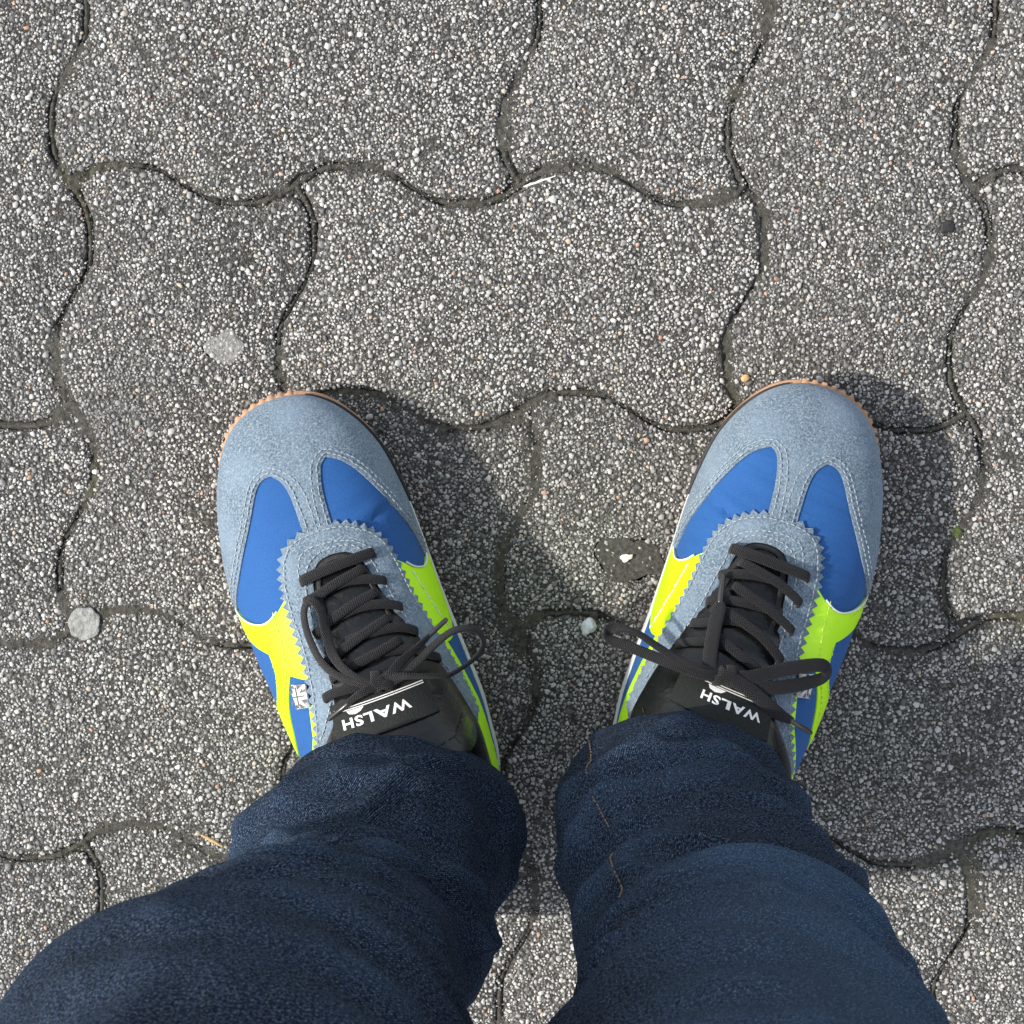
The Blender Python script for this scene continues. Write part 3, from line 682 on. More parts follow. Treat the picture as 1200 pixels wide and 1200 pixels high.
    # ---- tongue
    tg = [(13.75,-.12),(13.0,-.18),(11,-.19),(9.6,-.18),(8.6,-.245),(7.6,-.31),(6.9,-.29),(6.5,-.20),(6.35,.05),(6.45,.32),(6.75,.47),(7.5,.53),(8.6,.50),(9.6,.44),(11,.38),(12.2,.33),(13.2,.27),(13.75,.19),(13.9,.04)]
    def pad(k, b):
        return tongue_h(k, b) + .0009 * np.sin(k * 7.2) * np.clip((k - 9) / 1.0, 0, 1) * np.clip((13.2 - k), 0, 1) * np.cos((b - .08) * 5)
    tn = panel('tongue', soften(tg), M['leather'], root, h=.0022, lo=-.0010, hfun=pad)
    rim = resample([(7.9,-.33),(7.2,-.22),(6.95,.04),(7.1,.3),(7.6,.44)], .001, False)
    V = []; Fc = []
    X = surf(rim[:, 0], rim[:, 1]) + snorm(rim[:, 0], rim[:, 1]) * (.0025 + tongue_h(rim[:, 0], rim[:, 1]))[:, None]
    sd = np.r_[0, np.cumsum(np.linalg.norm(np.diff(X, axis=0), axis=1))]
    for d in np.arange(.001, sd[-1], .0034):
        i = min(len(X) - 3, np.searchsorted(sd, d)); of = len(V); V += bead(X[i], X[i + 2] - X[max(0, i - 2)], snorm(rim[i, 0], rim[i, 1])[0], .0024, .0003); Fc += [tuple(of + k for k in f) for f in CAPF]
    mesh_obj('stitching', fin(V), Fc if SIDE > 0 else [f[::-1] for f in Fc], M['dthread'], tn)
    # woven brand patch on the tongue, lettering readable from the toe side
    if side > 0: kc, bc, kb_, sgn = 8.52, -.015, -.12, -1
    else: kc, bc, kb_, sgn = 8.52, -.015, .60, 1
    # tx runs to the reader's right (picture left), ty up for the reader (towards the leg)
    def patch_kb(tx, ty):
        b = bc + sgn * np.asarray(tx) / .062; return kc - np.asarray(ty) / .0135 + (b - bc) * kb_, b
    def on_patch(tx, ty, hh):
        k, b = patch_kb(tx, ty); return surf(k, b) + snorm(k, b) * (hh + tongue_h(k, b) + .0022)[:, None]
    def flat_piece(name, T, Fc, hh, mat, par):
        T = np.array(T, float); V = fin(on_patch(T[:, 0], T[:, 1], np.full(len(T), hh))); n = Vector(np.cross(V[Fc[0][1]] - V[Fc[0][0]], V[Fc[0][2]] - V[Fc[0][0]]))
        if n.z < 0: Fc = [f[::-1] for f in Fc]
        return mesh_obj(name, V, Fc, mat, par, smooth=False)
    def strip(x0, x1, y0, y1, n=16):
        T = [(x0 + (x1 - x0) * i / n, y) for i in range(n + 1) for y in (y0, y1)]; return T, [(2 * i, 2 * i + 2, 2 * i + 3, 2 * i + 1) for i in range(n)]
    T = []; Fc = []
    nx, ny = 24, 8
    pa, pb = (-.0185, .0128) if side > 0 else (-.0125, .0180)
    for i in range(nx + 1):
        for j in range(ny + 1): T.append((pa + (pb - pa) * i / nx, -.0085 + .0165 * j / ny))
    Fc = [(i * (ny + 1) + j, (i + 1) * (ny + 1) + j, (i + 1) * (ny + 1) + j + 1, i * (ny + 1) + j + 1) for i in range(nx) for j in range(ny)]
    pt = flat_piece('brand_patch', T, Fc, .0007, M['patch'], tn)
    sm = pt.modifiers.new('thickness', 'SOLIDIFY'); sm.thickness = .0013; sm.offset = 0
    tv, tf = text_mesh('WALSH', .0055 if side > 0 else .0048); tv[:, 1] += -.0014
    flat_piece('lettering', tv[:, :2], tf, .0016, M['print'], pt)
    T1, F1 = strip(pa + .0012, pb - .0012, -.0060, -.0056); flat_piece('line_print', T1, F1, .0016, M['print'], pt)
    T1, F1 = strip(pa + .0012, pb - .0012, -.0051, -.0047); flat_piece('line_print', T1, F1, .0016, M['print'], pt)
    flat_piece('emblem', [(.002, -.0044), (.0075, -.0044), (.0068, -.0030), (.0050, -.0024), (.0032, -.0030)], [(0, 1, 2, 3, 4)], .0017, M['print'], pt)
    # ---- padded collar rim and lining
    cl = np.concatenate([[(9.2,.43)], np.array(OPEN)[7:20]])
    cp = resample(soften(cl, False), .003, False); X = surf(cp[:, 0], cp[:, 1]); Nn = snorm(cp[:, 0], cp[:, 1])
    inward = np.array([0, .06, 0.0]) - X; inward[:, 2] = 0; inward /= np.linalg.norm(inward, axis=1, keepdims=True)
    C0 = X + inward * .0022 + np.array([0, 0, .0012]); V = []; n8 = 10
    T = np.gradient(C0, axis=0); T /= np.linalg.norm(T, axis=1, keepdims=True)
    for i in range(len(C0)):
        u = np.cross(T[i], [0, 0, 1.0]); u /= np.linalg.norm(u); v = np.cross(u, T[i])
        for j in range(n8):
            a = 2 * math.pi * j / n8; V.append(C0[i] + u * .0046 * math.cos(a) + v * .0050 * math.sin(a))
    Fc = [(i * n8 + j, i * n8 + (j + 1) % n8, (i + 1) * n8 + (j + 1) % n8, (i + 1) * n8 + j) for i in range(len(C0) - 1) for j in range(n8)] + [tuple(range(n8)), tuple((len(C0) - 1) * n8 + j for j in range(n8))]
    co = mesh_obj('collar', fin(V), Fc, M['padded'], root)
    bm = bmesh.new(); bm.from_mesh(co.data); bmesh.ops.recalc_face_normals(bm, faces=bm.faces); bm.to_mesh(co.data); bm.free()
    lv = np.concatenate([C0, C0 + inward * .004 - np.array([0, 0, .035])]); n_ = len(C0)
    mesh_obj('lining', fin(lv), [(i, i + 1, n_ + i + 1, n_ + i) for i in range(n_ - 1)], M['padded'], root)
    # throat edge binding (black) visible inside the eyestay
    bd = resample(soften(np.array([(9.5,.375),(10.3,.315),(11.3,.268),(12.2,.228),(12.95,.19),(13.35,.13),(13.43,.05),(13.36,-.01),(12.95,-.05),(12.3,-.08),(11.4,-.10),(10.6,-.10),(9.6,-.11)]), False), .002, False)
    Nn = snorm(bd[:, 0], bd[:, 1]); ribbon('binding', surf(bd[:, 0], bd[:, 1]) + Nn * .0012, Nn, M['black'], root, .0026, .0012)
    # ---- flag tab
    fl = [(10.12,-.455),(10.05,-.352),(9.34,-.378),(9.36,-.482)]
    ft = panel('flag_tab', fl, M['print'], root, h=.0037, lo=.001, step=.0015, grid=.002)
    A, B, Cc, D = [np.array(p) for p in fl]
    def fp(u, v): return (A * (1 - u) + B * u) * (1 - v) + (D * (1 - u) + Cc * u) * v
    V = []; Fc = []
    tri = [((.0,.12),(.0,.36),(.30,.36)), ((.12,.0),(.40,.0),(.40,.26)), ((.6,.0),(.88,.0),(.6,.26)), ((1,.12),(1,.36),(.70,.36)), ((0,.64),(0,.88),(.3,.64)), ((.12,1),(.4,.74),(.4,1)), ((.6,.74),(.88,1),(.6,1)), ((.7,.64),(1,.88),(1,.64)), ((.46,.05),(.54,.05),(.54,.95),(.46,.95)), ((.05,.47),(.05,.53),(.95,.53),(.95,.47))]
    for tr in tri:
        of = len(V); tm = np.mean(tr, axis=0); kb = np.array([fp(*(tm + (np.array(p) - tm) * (.85 if len(tr) == 3 else .9))) for p in tr]); V += list(surf(kb[:, 0], kb[:, 1]) + snorm(kb[:, 0], kb[:, 1]) * .0041); Fc.append(tuple(range(of, of + len(tr))))
    fo = mesh_obj('flag_print', fin(V), Fc, M['dprint'], ft, smooth=False)
    return root, tn

def lace_root(root):
    o = bpy.data.objects.new('lace', None); o.empty_display_size = .01
    return link(o, root)
def knot(c, par):
    c = np.array(c, float)
    for dx, dy, rot, w in ((0, 0, 20, .0058), (1.8, -1.2, -35, .005), (-1.8, .8, 75, .005)):
        a = np.linspace(0, 2 * np.pi * .98, 26); ra, rz = 4.6, 3.6; ca, sa = math.cos(R(rot)), math.sin(R(rot))
        C = np.c_[c[0] + dx + ra * np.cos(a) * ca, c[1] + dy + ra * np.cos(a) * sa, c[2] + rz * np.sin(a)] / 1000
        Nn = np.c_[np.cos(a) * ca, np.cos(a) * sa, np.sin(a)]; ribbon('lace_knot', C, Nn, M['lace'], par, w, .0018)

rootL, _ = sneaker(1, (-.0206, -.2048), 20.9, 'grey blue sneaker, left of the pair, bow loop hanging to the right', None)
lc = lace_root(rootL)
for kb in ([(13.01,-.15),(13.07,.06),(13.07,.31)],): strap('lace_crossing', kb, lc, h=.0048, bulge=.002, w=.0053)
for kb in ([(12.08,.33),(12.35,.2),(12.52,.07),(12.46,-.06)], [(11.14,.38),(11.47,.24),(11.63,.09),(11.58,-.06)], [(10.26,.42),(10.64,.28),(10.81,.11),(10.86,-.06)], [(9.26,.5),(9.54,.39),(9.92,.29),(10.2,.1)]): strap('lace_crossing', kb, lc, h=.0034)
for kb in ([(12.72,.22),(12.57,.05),(12.41,-.06),(12.35,-.17)], [(11.9,.25),(11.74,.07),(11.45,-.1),(11.3,-.18)], [(11.05,.27),(10.81,.07),(10.53,-.09),(10.4,-.18)], [(10.3,.28),(10.15,.1),(10.04,-.06),(9.9,-.18)], [(9.32,.06),(9.43,-.05),(9.48,-.17),(9.43,-.25)]): strap('lace_crossing', kb, lc, h=.0052, bulge=.0012)
freelace('bow_loop', [(13,147.5,106),(20.0,148.0,109),(25.2,146.6,110),(34.2,142.8,108),(41.3,139.6,103),(49.9,140.2,98),(57.0,142.2,94),(61.0,145.8,92),(61.5,151.3,93),(57.8,155.7,95),(50.1,157.6,98),(40.6,155.0,100),(30.7,150.8,104),(21.1,147.5,107),(13,147,106)], lc, tilt=(10, 55, 65, 70, 65, 50, 10), n=90)
freelace('bow_loop', [(10.5,147.5,106),(0.1,152.0,105),(-8.7,158.1,100),(-13.7,166.3,94),(-15.6,176.8,88),(-15.0,185.7,84.5),(-12.7,191.0,83),(-8.5,192.4,83.5),(-5.9,187.0,87),(-6.5,177.2,92),(-6.6,167.3,97),(-3.7,159.6,102),(1.6,153.1,106),(9.5,148.8,107)], lc, tilt=(0, -35, -45, -55, -30, 25, 10), n=90)
freelace('lace_end', [(13,148.0,107),(18,151,108.5),(23.5,153.9,107),(32.9,157.0,102),(39,159.4,98)], lc, tilt=(0, 45), n=30, wfun=lambda u: 1 - .45 * max(0, u - .55) / .45)
rod('aglet', (38.5,159.2,98.2), (49.3,163.2,92.0), .0012, M['aglet'], lc)
freelace('lace_end', [(9,148,108),(2,147,109),(-3.1,145.7,108),(-7.2,143.8,107)], lc, tilt=(0, 20), n=20, wfun=lambda u: 1 - .4 * u)
rod('aglet', (-6.5,144.1,107.2), (-19.0,139.4,102.5), .0013, M['aglet'], lc)
knot((11.0, 148.0, 105.0), lc)

rootR, _ = sneaker(-1, (.0612, -.2018), 18.2 * -1, 'grey blue sneaker, right of the pair, lace end over its throat', None)
lc = lace_root(rootR)
strap('lace_crossing', [(12.98,.27),(12.96,.09),(12.88,-.21)], lc, h=.0048, bulge=.002, w=.0055)
for kb in ([(12.08,.3),(12.3,.17),(12.45,.04),(12.5,-.08)], [(11.19,.33),(11.41,.2),(11.55,.06),(11.6,-.08)], [(10.42,.38),(10.59,.26),(10.92,.11),(11.0,-.06)], [(9.59,.43),(9.92,.29),(10.09,.19),(10.2,.0)]): strap('lace_crossing', kb, lc, h=.0034)
for kb in ([(12.7,.19),(12.41,-.03),(12.0,-.205)], [(11.95,.19),(11.58,-.02),(11.12,-.22)], [(11.15,.2),(10.75,-.03),(10.18,-.205)], [(10.35,.18),(9.92,-.01),(9.6,-.15)]): strap('lace_crossing', kb, lc, h=.0052, bulge=.0012)
q = cr_curve(np.array([(11.25,.213),(10.9,.20),(10.48,.19),(9.76,.16),(9.15,.12)]), 30); Nn = snorm(q[:, 0], q[:, 1])
ribbon('lace_end', surf(q[:, 0], q[:, 1]) + Nn * np.linspace(.0085, .0095, 30)[:, None], Nn, M['lace'], lc, .0068, .0017, lambda u: .55 + .45 * min(1, u / .15))
q = surf([12.08, 11.2], [.243, .212]) + snorm([12.08, 11.2], [.243, .212]) * .0085; rod('aglet', q[1] * 1000, q[0] * 1000, .0014, M['aglet'], lc)
freelace('bow_loop', [(13,147,107),(20.1,145.6,110.0),(32.2,145.4,108.0),(44.1,145.0,103.0),(55.1,144.9,98.0),(63.9,144.6,94.0),(67.5,146.0,92.0),(67.6,148.9,92.0),(63.9,151.2,93.0),(55.3,152.1,96.0),(47.0,150.5,100.0),(36.4,148.2,105.0),(26.1,146.8,109.0),(15,147,107)], lc, tilt=(0, -25, -35, -60, 75, 60, 20), n=90, w=.0054)
freelace('bow_loop', [(10,147.5,107),(0,150.5,108),(-9,155,104),(-18.6,159.7,99.5),(-30.4,163.8,92.5),(-35.4,163.7,88.5),(-37.4,160.0,86.5),(-34,156.5,88.5),(-22.1,151.8,98.5),(-9.7,148.2,105.5),(4,147.6,108)], lc, tilt=(0, 12, 20, 40, -10, 0), n=80, w=.0066)
freelace('lace_end', [(8,147.4,108.5),(3.9,147.0,109.5),(-6.5,143.7,108),(-17.5,138.7,105.0),(-27.0,136.0,99)], lc, tilt=(0, 8), n=34, w=.0068, wfun=lambda u: 1 - .5 * max(0, u - .75) / .25)
rod('aglet', (-26.0,136.2,99.6), (-39.8,131.6,88.5), .0013, M['aglet'], lc)
knot((9.5, 147.4, 106.0), lc)

# ------------------------------------------------------------------ the wearer: legs in dark jeans
LEG_L = [(.100,-51.5,-138,57,51),(.135,-61,-136.7,60,56),(.170,-65.5,-138.8,60,53),(.195,-65,-146.0,56.5,48),(.220,-65,-147,56.5,47),(.250,-68.5,-146,54.5,48),(.300,-74.5,-143,56,53),(.360,-80,-137,64,59),(.450,-89,-129,79,66),(.55,-80,-134,72,72),(.68,-82,-146,82,84),(.80,-80,-155,90,96),(.88,-74,-158,88,100)]
LEG_R = [(.100,76.2,-125.5,56.3,52.5),(.160,77.9,-132,56.6,53),(.220,86.0,-140.1,58.2,54.4),(.300,89.8,-141.6,61.2,58.0),(.380,86.5,-140.4,65,60.2),(.470,79.5,-133.3,70.5,61.5),(.56,84,-136,71,72),(.68,90,-146,82,84),(.80,94,-155,90,96),(.88,90,-158,88,100)]
def leg_at(T, z):
    T = np.array(T); zz = T[:, 0]; out = []
    k = np.interp(z, zz, np.arange(len(zz))); c = cr_curve(T[:, 1:], 2001); return c[np.clip((k / (len(zz) - 1) * 2000).astype(int), 0, 2000)] / 1000
FOLD_L = [(180, .215, 0, .030, 45, .0100), (0, .290, 0, .035, 40, -.0045), (0, .160, 0, .040, 45, -.0090), (100, .238, -.004, .010, 80, .0075), (95, .206, -.003, .007, 85, -.0085), (150, .262, -.014, .009, 45, .005), (160, .243, -.014, .006, 45, -.005), (20, .165, .012, .008, 40, .0025), (15, .192, .012, .009, 45, -.003), (-5, .222, .010, .009, 40, .004), (0, .262, .01, .012, 45, -.0015),
    (60, .285, .022, .010, 50, .0055), (58, .268, .022, .006, 45, -.005), (110, .335, -.024, .012, 60, .006), (115, .312, -.024, .007, 55, -.0055), (50, .37, .03, .012, 55, -.005), (165, .15, -.01, .010, 50, .004), (95, .128, .004, .006, 60, .0035), (120, .152, -.006, .005, 55, -.0040), (180, .285, .0, .010, 40, -.005), (70, .172, .006, .006, 40, .0035)]
FOLD_R = [(120, .150, -.012, .007, 55, .0065), (125, .170, -.012, .006, 55, -.0070), (135, .200, -.014, .008, 50, .0065), (150, .226, -.014, .007, 50, -.006), (70, .185, .010, .008, 60, .0055), (60, .212, .012, .007, 60, -.006), (75, .255, .006, .010, 70, .0065), (70, .308, -.004, .009, 65, -.0075), (80, .345, -.003, .012, 70, .0095),
    (20, .25, .018, .010, 45, .005), (22, .232, .018, .006, 45, -.005), (175, .28, -.016, .010, 45, .005), (100, .126, .002, .006, 60, .003), (180, .13, .0, .008, 40, -.003), (10, .16, .012, .008, 40, -.004), (95, .28, .01, .006, 40, -.003)]
def leg_rings(T, folds, seed, sdeg, nphi=200, z1=.90):
    lr = np.random.default_rng(seed); zs = np.concatenate([np.linspace(.078, .40, 190), np.linspace(.40, z1, 70)[1:]])
    phi = np.arange(nphi) / nphi * 2 * np.pi; c = leg_at(T, np.maximum(zs, .1)); V = []; UV = []; WR = []
    waves = [(lr.uniform(1.2, 4), lr.uniform(50, 150), lr.uniform(0, 6.28), lr.uniform(.25, 1)) for _ in range(16)]
    deg = np.degrees(phi)
    D = np.zeros((len(zs), nphi)); folds = [(p, z, sl, sz * .9, sp, am * (.42 if seed == 8 else .72)) for p, z, sl, sz, sp, am in folds]
    for a, z in enumerate(zs):
        d = np.zeros(nphi)
        for p0, z0, sl, sz, sp, am in folds:
            dp = (deg - p0 + 180) % 360 - 180; d += am * np.exp(-((z - z0 - sl * dp / 40) / sz) ** 2) * np.exp(-(dp / sp) ** 2)
        for a_, f, ph, am in waves: d += .00042 * am * np.sin(f * z + round(a_) * np.sin(phi + ph) * 1.7 + ph)
        q2 = np.c_[np.cos(phi + z * 9) * 1.0 + 5 + z * 7, np.sin(phi + z * 9) * 1.0 + z * 17 + seed]
        d += .0058 * ((1 - np.abs(vnoise(q2, 1.7, 70 + seed) - .5) * 2) ** 2.2 - .4) * np.clip((z - .085) / .03, 0, 1)
        q3 = np.c_[np.cos(phi) * 1.6 + 9, np.sin(phi) * 1.6 - z * 34 + seed]
        D[a] = d + .0030 * ((1 - np.abs(vnoise(q3, 1.8, 90 + seed) - .5) * 2) ** 2 - .35) * np.clip((z - .08) / .02, .25, 1)
    for _ in range(2):                                  # cloth rounds every crease off a little
        D = (np.roll(D, 1, 1) + 2 * D + np.roll(D, -1, 1)) / 4; Dp = np.vstack([D[:1], D, D[-1:]]); D = (Dp[:-2] + 2 * Dp[1:-1] + Dp[2:]) / 4
    for a, (z, (cx, cy, rx, ry)) in enumerate(zip(zs, c)):
        d = D[a] + .0011 * np.exp(-(((deg - sdeg + 180) % 360 - 180) / 4.5) ** 2) * (1 + .5 * math.sin(z * 420))
        pl = 1 - .04 * np.exp(-((z - .078) / .03) ** 2)
        x = cx + (rx * pl + d) * np.cos(phi); y = cy + (ry * pl + d) * np.sin(phi)
        tilt = np.exp(-((z - .078) / .055) ** 2) * (.026 * np.sin(phi) - .004) + .0025 * np.sin(3 * phi + seed) * np.exp(-((z - .078) / .03) ** 2)
        V.append(np.c_[x, y, z + tilt]); WR.append(d); UV.append(np.c_[phi * .056, np.full(nphi, z)])
    # turned-in hem
    h = V[0]; ctr = h.mean(0); ins = [ctr + (h - ctr) * [s, s, 1] + [0, 0, dz] for s, dz in ((.993, -.0006), (.965, .0), (.955, .02))]
    rings = ins[::-1] + V; uvr = [UV[0] - [0, .02], UV[0] - [0, .004], UV[0] - [0, .002]] + UV
    n = nphi; Fc = [(a * n + i, a * n + (i + 1) % n, (a + 1) * n + (i + 1) % n, (a + 1) * n + i) for a in range(len(rings) - 1) for i in range(n)]
    return np.concatenate(rings), Fc, np.concatenate(uvr), zs, V, np.concatenate([np.zeros(3 * nphi)] + WR)
# body: one continuous mesh of pelvis, legs and feet inside the clothes
bme = bpy.data.meshes.new('person')
def wl(o, ang, side, x, y, z):
    t = R(ang); la = np.array([math.cos(t), math.sin(t)]) * side; ax = np.array([-math.sin(t), math.cos(t)]); p = np.array(o) + la * x + ax * y; return (p[0], p[1], z)
fL = lambda x, y, z: wl((-.0206, -.2048), 20.9, 1, x, y, z)
fR = lambda x, y, z: wl((.0612, -.2018), -18.2, -1, x, y, z)
vs = [(.008, -.155, .95), (.008, -.155, 1.02), (-.075, -.155, .86), (-.077, -.135, .46), (-.066, -.142, .28), fL(0, .062, .10), fL(0, .10, .062), fL(0, .19, .045), fL(0, .235, .042), fL(0, .03, .052),
      (.09, -.155, .86), (.083, -.137, .47), (.086, -.14, .28), fR(0, .062, .10), fR(0, .10, .062), fR(0, .19, .045), fR(0, .235, .042), fR(0, .03, .052)]
es_ = [(0, 1), (0, 2), (2, 3), (3, 4), (4, 5), (5, 6), (6, 7), (7, 8), (5, 9), (0, 10), (10, 11), (11, 12), (12, 13), (13, 14), (14, 15), (15, 16), (13, 17)]
rad = [.10, .10, .075, .048, .042, .030, .026, .019, .013, .018, .075, .048, .042, .030, .026, .019, .013, .018]
bme.from_pydata(vs, es_, []); bme.update()
person = link(bpy.data.objects.new('person', bme), None, label='person standing in dark blue jeans, wearing the pair of sneakers', cat='person')
bme.materials.append(M['skin'])
sk = person.modifiers.new('skin', 'SKIN'); sk.use_smooth_shade = True
for i, v in enumerate(bme.skin_vertices[0].data): v.radius = (rad[i], rad[i]); v.use_root = (i == 0)
sb = person.modifiers.new('sub', 'SUBSURF'); sb.levels = 1; sb.render_levels = 1
# jeans
VL, FL, UL, zsL, RL, wrL = leg_rings(LEG_L, FOLD_L, 3, 8)
VR, FR, UR, zsR, RR, wrR = leg_rings(LEG_R, FOLD_R, 8, 134)
V = [VL, VR]; Fc = FL + [tuple(i + len(VL) for i in f) for f in FR]; UV = [UL, UR]
o0 = len(VL) + len(VR); n = 96; phi = np.arange(n) / n * 2 * np.pi; pr = []
for z, rx, ry, cy in ((.80, .120, .085, -.155), (.83, .158, .105, -.157), (.88, .172, .112, -.158), (.95, .165, .108, -.157), (1.0, .158, .102, -.155), (1.03, .156, .10, -.155)): pr.append(np.c_[.008 + rx * np.cos(phi), cy + ry * np.sin(phi), np.full(n, z)])
Fc += [(o0 + a * n + i, o0 + a * n + (i + 1) % n, o0 + (a + 1) * n + (i + 1) % n, o0 + (a + 1) * n + i) for a in range(len(pr) - 1) for i in range(n)] + [tuple(o0 + i for i in range(n))[::-1], tuple(o0 + (len(pr) - 1) * n + i for i in range(n))]
V.append(np.concatenate(pr)); UV.append(np.concatenate([np.c_[phi * .16, p[:, 2]] for p in pr]))
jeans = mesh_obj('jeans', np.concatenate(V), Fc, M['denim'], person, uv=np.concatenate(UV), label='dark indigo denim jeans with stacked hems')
wa = jeans.data.attributes.new('ridge_light_wear', 'FLOAT', 'POINT')                 # crease ridges coloured lighter to strengthen fold shading, plus rubbed-off indigo
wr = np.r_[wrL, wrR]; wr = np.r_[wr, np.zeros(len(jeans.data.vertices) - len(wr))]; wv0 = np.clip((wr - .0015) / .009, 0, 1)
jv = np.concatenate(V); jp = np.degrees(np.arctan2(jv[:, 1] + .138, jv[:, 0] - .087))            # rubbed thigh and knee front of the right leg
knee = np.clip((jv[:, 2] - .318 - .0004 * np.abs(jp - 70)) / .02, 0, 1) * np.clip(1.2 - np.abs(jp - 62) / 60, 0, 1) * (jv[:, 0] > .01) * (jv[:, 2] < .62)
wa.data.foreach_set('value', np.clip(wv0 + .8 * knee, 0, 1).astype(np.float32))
# seam stitching: on each inner leg
def seam(RINGS, zs, phi, spans, pitch=.0040):
    """a run of tan stitches beside the raised seam"""
    A = np.array(RINGS); nphi = A.shape[1]; V = []; Fc = []; f = phi / 360 * nphi; j = int(f) % nphi; w = f - int(f)
    L = A[:, j] * (1 - w) + A[:, (j + 1) % nphi] * w; kr = np.ones(13) / 13; L = np.stack([np.convolve(np.pad(L[:, q], 6, mode='edge'), kr, 'valid') for q in range(3)], 1); side = A[:, (j + 3) % nphi] - A[:, (j - 3) % nphi]; tu = np.gradient(L, axis=0); nn = np.cross(side, tu); nn /= np.linalg.norm(nn, axis=1, keepdims=True)
    d = np.r_[0, np.cumsum(np.linalg.norm(np.diff(L, axis=0), axis=1))]
    for z0, z1 in spans:
        V = []; Fc = []
        a, b = np.searchsorted(zs, z0), np.searchsorted(zs, z1)
        for u in np.arange(d[a], d[b], pitch):
            i = int(np.clip(np.searchsorted(d, u), 1, len(d) - 2)); o = len(V); V += bead(L[i] + nn[i] * .0011, tu[i], nn[i], .0027, .00027); Fc += [tuple(o + k for k in q) for q in CAPF]
        mesh_obj('seam_stitching', V, Fc, M['othread'], jeans)
seam(RR, zsR, 138.5, ((.088, .150), (.178, .215), (.26, .32)))
# socks
for fn, lb in ((fL, None), (fR, None)):
    V = []; n = 40
    for z, rx, ry, y in ((.05, .029, .046, .060), (.066, .031, .050, .062), (.080, .033, .052, .063), (.092, .034, .050, .063), (.104, .031, .043, .058), (.112, .027, .036, .057), (.118, .022, .028, .056)):
        for i in range(n):
            a = 2 * math.pi * i / n; V.append(fn(rx * math.cos(a), y + ry * math.sin(a), z + .0006 * math.sin(20 * a)))
    Fc = [(a * n + i, a * n + (i + 1) % n, (a + 1) * n + (i + 1) % n, (a + 1) * n + i) for a in range(6) for i in range(n)]
    so = mesh_obj('sock', V, Fc, M['sock'], person)
    bm = bmesh.new(); bm.from_mesh(so.data); bmesh.ops.recalc_face_normals(bm, faces=bm.faces); bm.to_mesh(so.data); bm.free()

# ------------------------------------------------------------------ small things lying on the paving
def blob(name, x, y, r, h, mat, seed, label, cat, el=1.0, rot=0.0, sub=3, rough=.18, z0=.0004, flat=.55, group=None):
    lr = np.random.default_rng(seed); bm = bmesh.new(); bmesh.ops.create_icosphere(bm, subdivisions=sub, radius=1)
    F = lr.normal(0, 1, (7, 3)); ph = lr.uniform(0, 6.28, 7)
    for v in bm.verts:
        p = np.array(v.co[:]); k = 1 + rough * sum(math.sin(3 * float(F[i] @ p) + ph[i]) for i in range(7)) / 3
        q = p * k; zz = math.copysign(abs(q[2]) ** flat, q[2])
        X, Y = q[0] * r, q[1] * r * el; v.co = (X * math.cos(rot) - Y * math.sin(rot), X * math.sin(rot) + Y * math.cos(rot), max(-.25, zz) * h)
    me = bpy.data.meshes.new(name); bm.to_mesh(me); bm.free(); me.materials.append(mat)
    for p in me.polygons: p.use_smooth = True
    o = bpy.data.objects.new(name, me); o.location = (x, y, z0); return link(o, None, label=label, cat=cat, group=group)
blob('chewing_gum', -.2216, -.0539, .0086, .0010, M['chew'], 2, 'round flat pale grey chewing gum stuck on a joint at far left', 'chewing gum', .94, 0, 4, .17, .0004, .3)
blob('gum_smear', .057, -.018, .016, .00026, M['dark'], 5, 'dark flattened smear between the two sneakers', 'gum smear', .66, -.2, 4, .3, .0001, .5)
blob('plaster_crumb', .0545, -.0185, .0029, .0018, M['paper'], 9, 'white crumb stuck on the dark smear', 'crumb', .6, .4, 3, .35, .0009)
blob('pebble', .0358, -.0540, .0046, .0042, M['pebble'], 12, 'pale bluish white pebble between the sneakers by the right lace loop', 'pebble', .74, .9, 3, .26, .0010, 1.0)
blob('pebble', .0385, -.0478, .0022, .0018, M['dark'], 14, 'small dark pebble touching the pale pebble between the sneakers', 'pebble', .8, .2, 2, .15, .0012, .8)
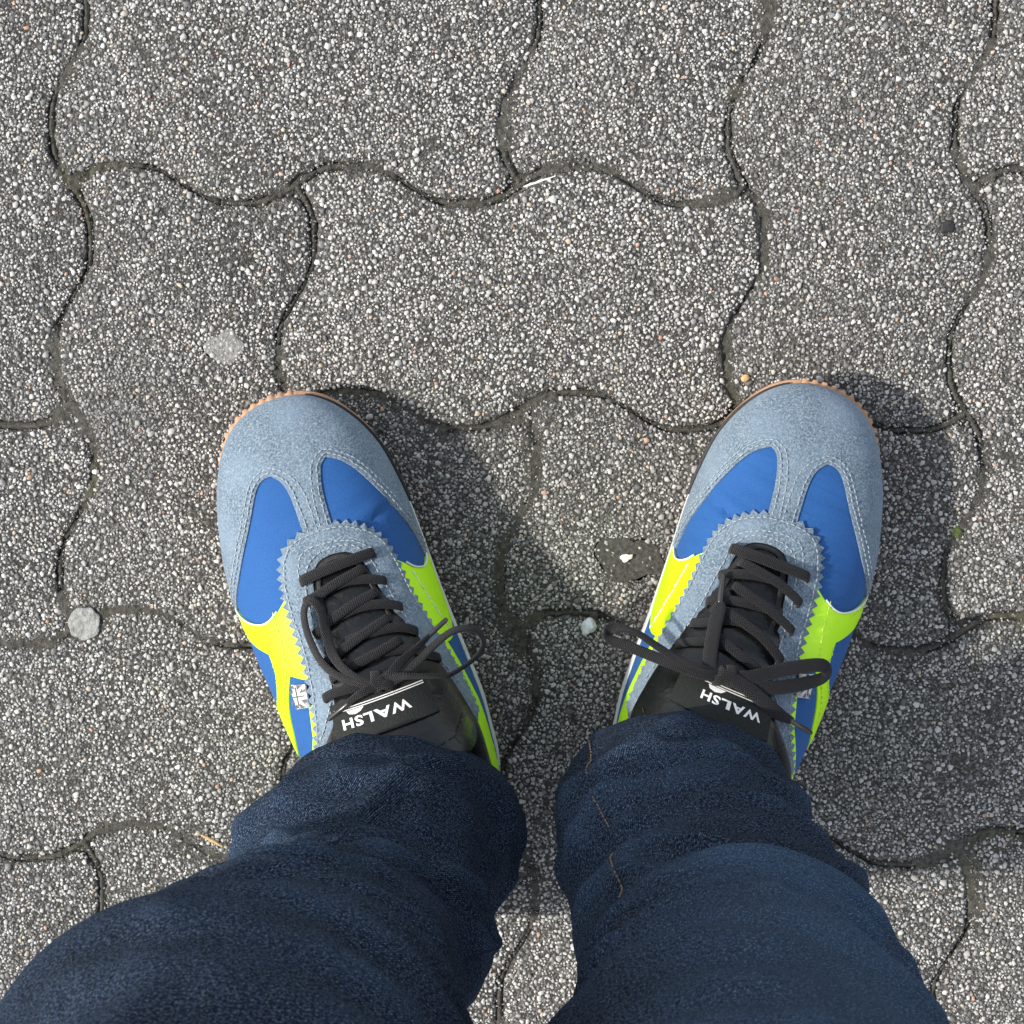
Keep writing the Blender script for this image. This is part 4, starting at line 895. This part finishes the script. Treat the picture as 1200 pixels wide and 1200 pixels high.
blob('pebble', -.2150, .0240, .0017, .0016, M['paper'], 15, 'tiny white pebble in the joint left of the left toe', 'pebble', .8, .2, 2, .15, .0002, .8)
blob('pebble', -.1016, .1303, .0016, .0015, M['paper'], 16, 'tiny white pebble in the joint above the left toe', 'pebble', .85, .2, 2, .15, .0002, .8)
blob('pebble', .1134, .0732, .0024, .0016, M['straw'], 18, 'small orange brown pebble above the right toe', 'pebble', .8, .2, 2, .15, .0004, .8)
blob('moss_tuft', .2221, -.0050, .0024, .0018, M['moss'], 19, 'tiny green moss tuft in the joint right of the right sneaker', 'moss', 1.2, .3, 3, .45, -.0004)
blob('gum_residue', -.148, .088, .0095, .00026, M['residue'], 41, 'faint pale worn gum smudge above the left toe', 'gum smudge', .85, .3, 4, .3, .0001, .4)
blob('gum_spot', .2128, .1494, .0036, .0009, M['black'], 44, 'small black gum spot on the paver at upper right', 'gum spot', .9, .3, 3, .25, .0002, .5)
def sliver(name, a, b, w, mat, label, cat, z=.0012):
    a, b = Vector((*a, z)), Vector((*b, z + .0006)); d = (b - a); L = d.length; d.normalize(); s = Vector((-d.y, d.x, 0)); lr = random.Random(int(L * 1e6)); V = []; Fc = []; n = 9
    for i in range(n):
        t = i / (n - 1); k = w * (.55 + .45 * math.sin(math.pi * min(1, t * 1.15))) * lr.uniform(.7, 1.2); c = a + d * L * t + s * lr.uniform(-.1, .1) * w
        for u, v in ((-1, 0), (-.4, 1), (.5, .9), (1, 0)): V.append(tuple(c + s * u * k * .5 + Vector((0, 0, v * w * .35))))
    Fc = [(i * 4 + j, i * 4 + (j + 1) % 4, (i + 1) * 4 + (j + 1) % 4, (i + 1) * 4 + j) for i in range(n - 1) for j in range(4)] + [(3, 2, 1, 0), tuple(range(4 * n - 4, 4 * n))]
    return mesh_obj(name, V, Fc, mat, None, sharp=40, label=label, cat=cat)
sliver('paper_sliver', (.0015, .1680), (.0175, .1735), .0013, M['paper'], 'thin white sliver lying along a joint at top centre', 'paper scrap', .0004)
sliver('straw', (-.1635, -.1640), (-.1525, -.1700), .0022, M['straw'], 'short dry tan straw beside the left trouser leg', 'straw')
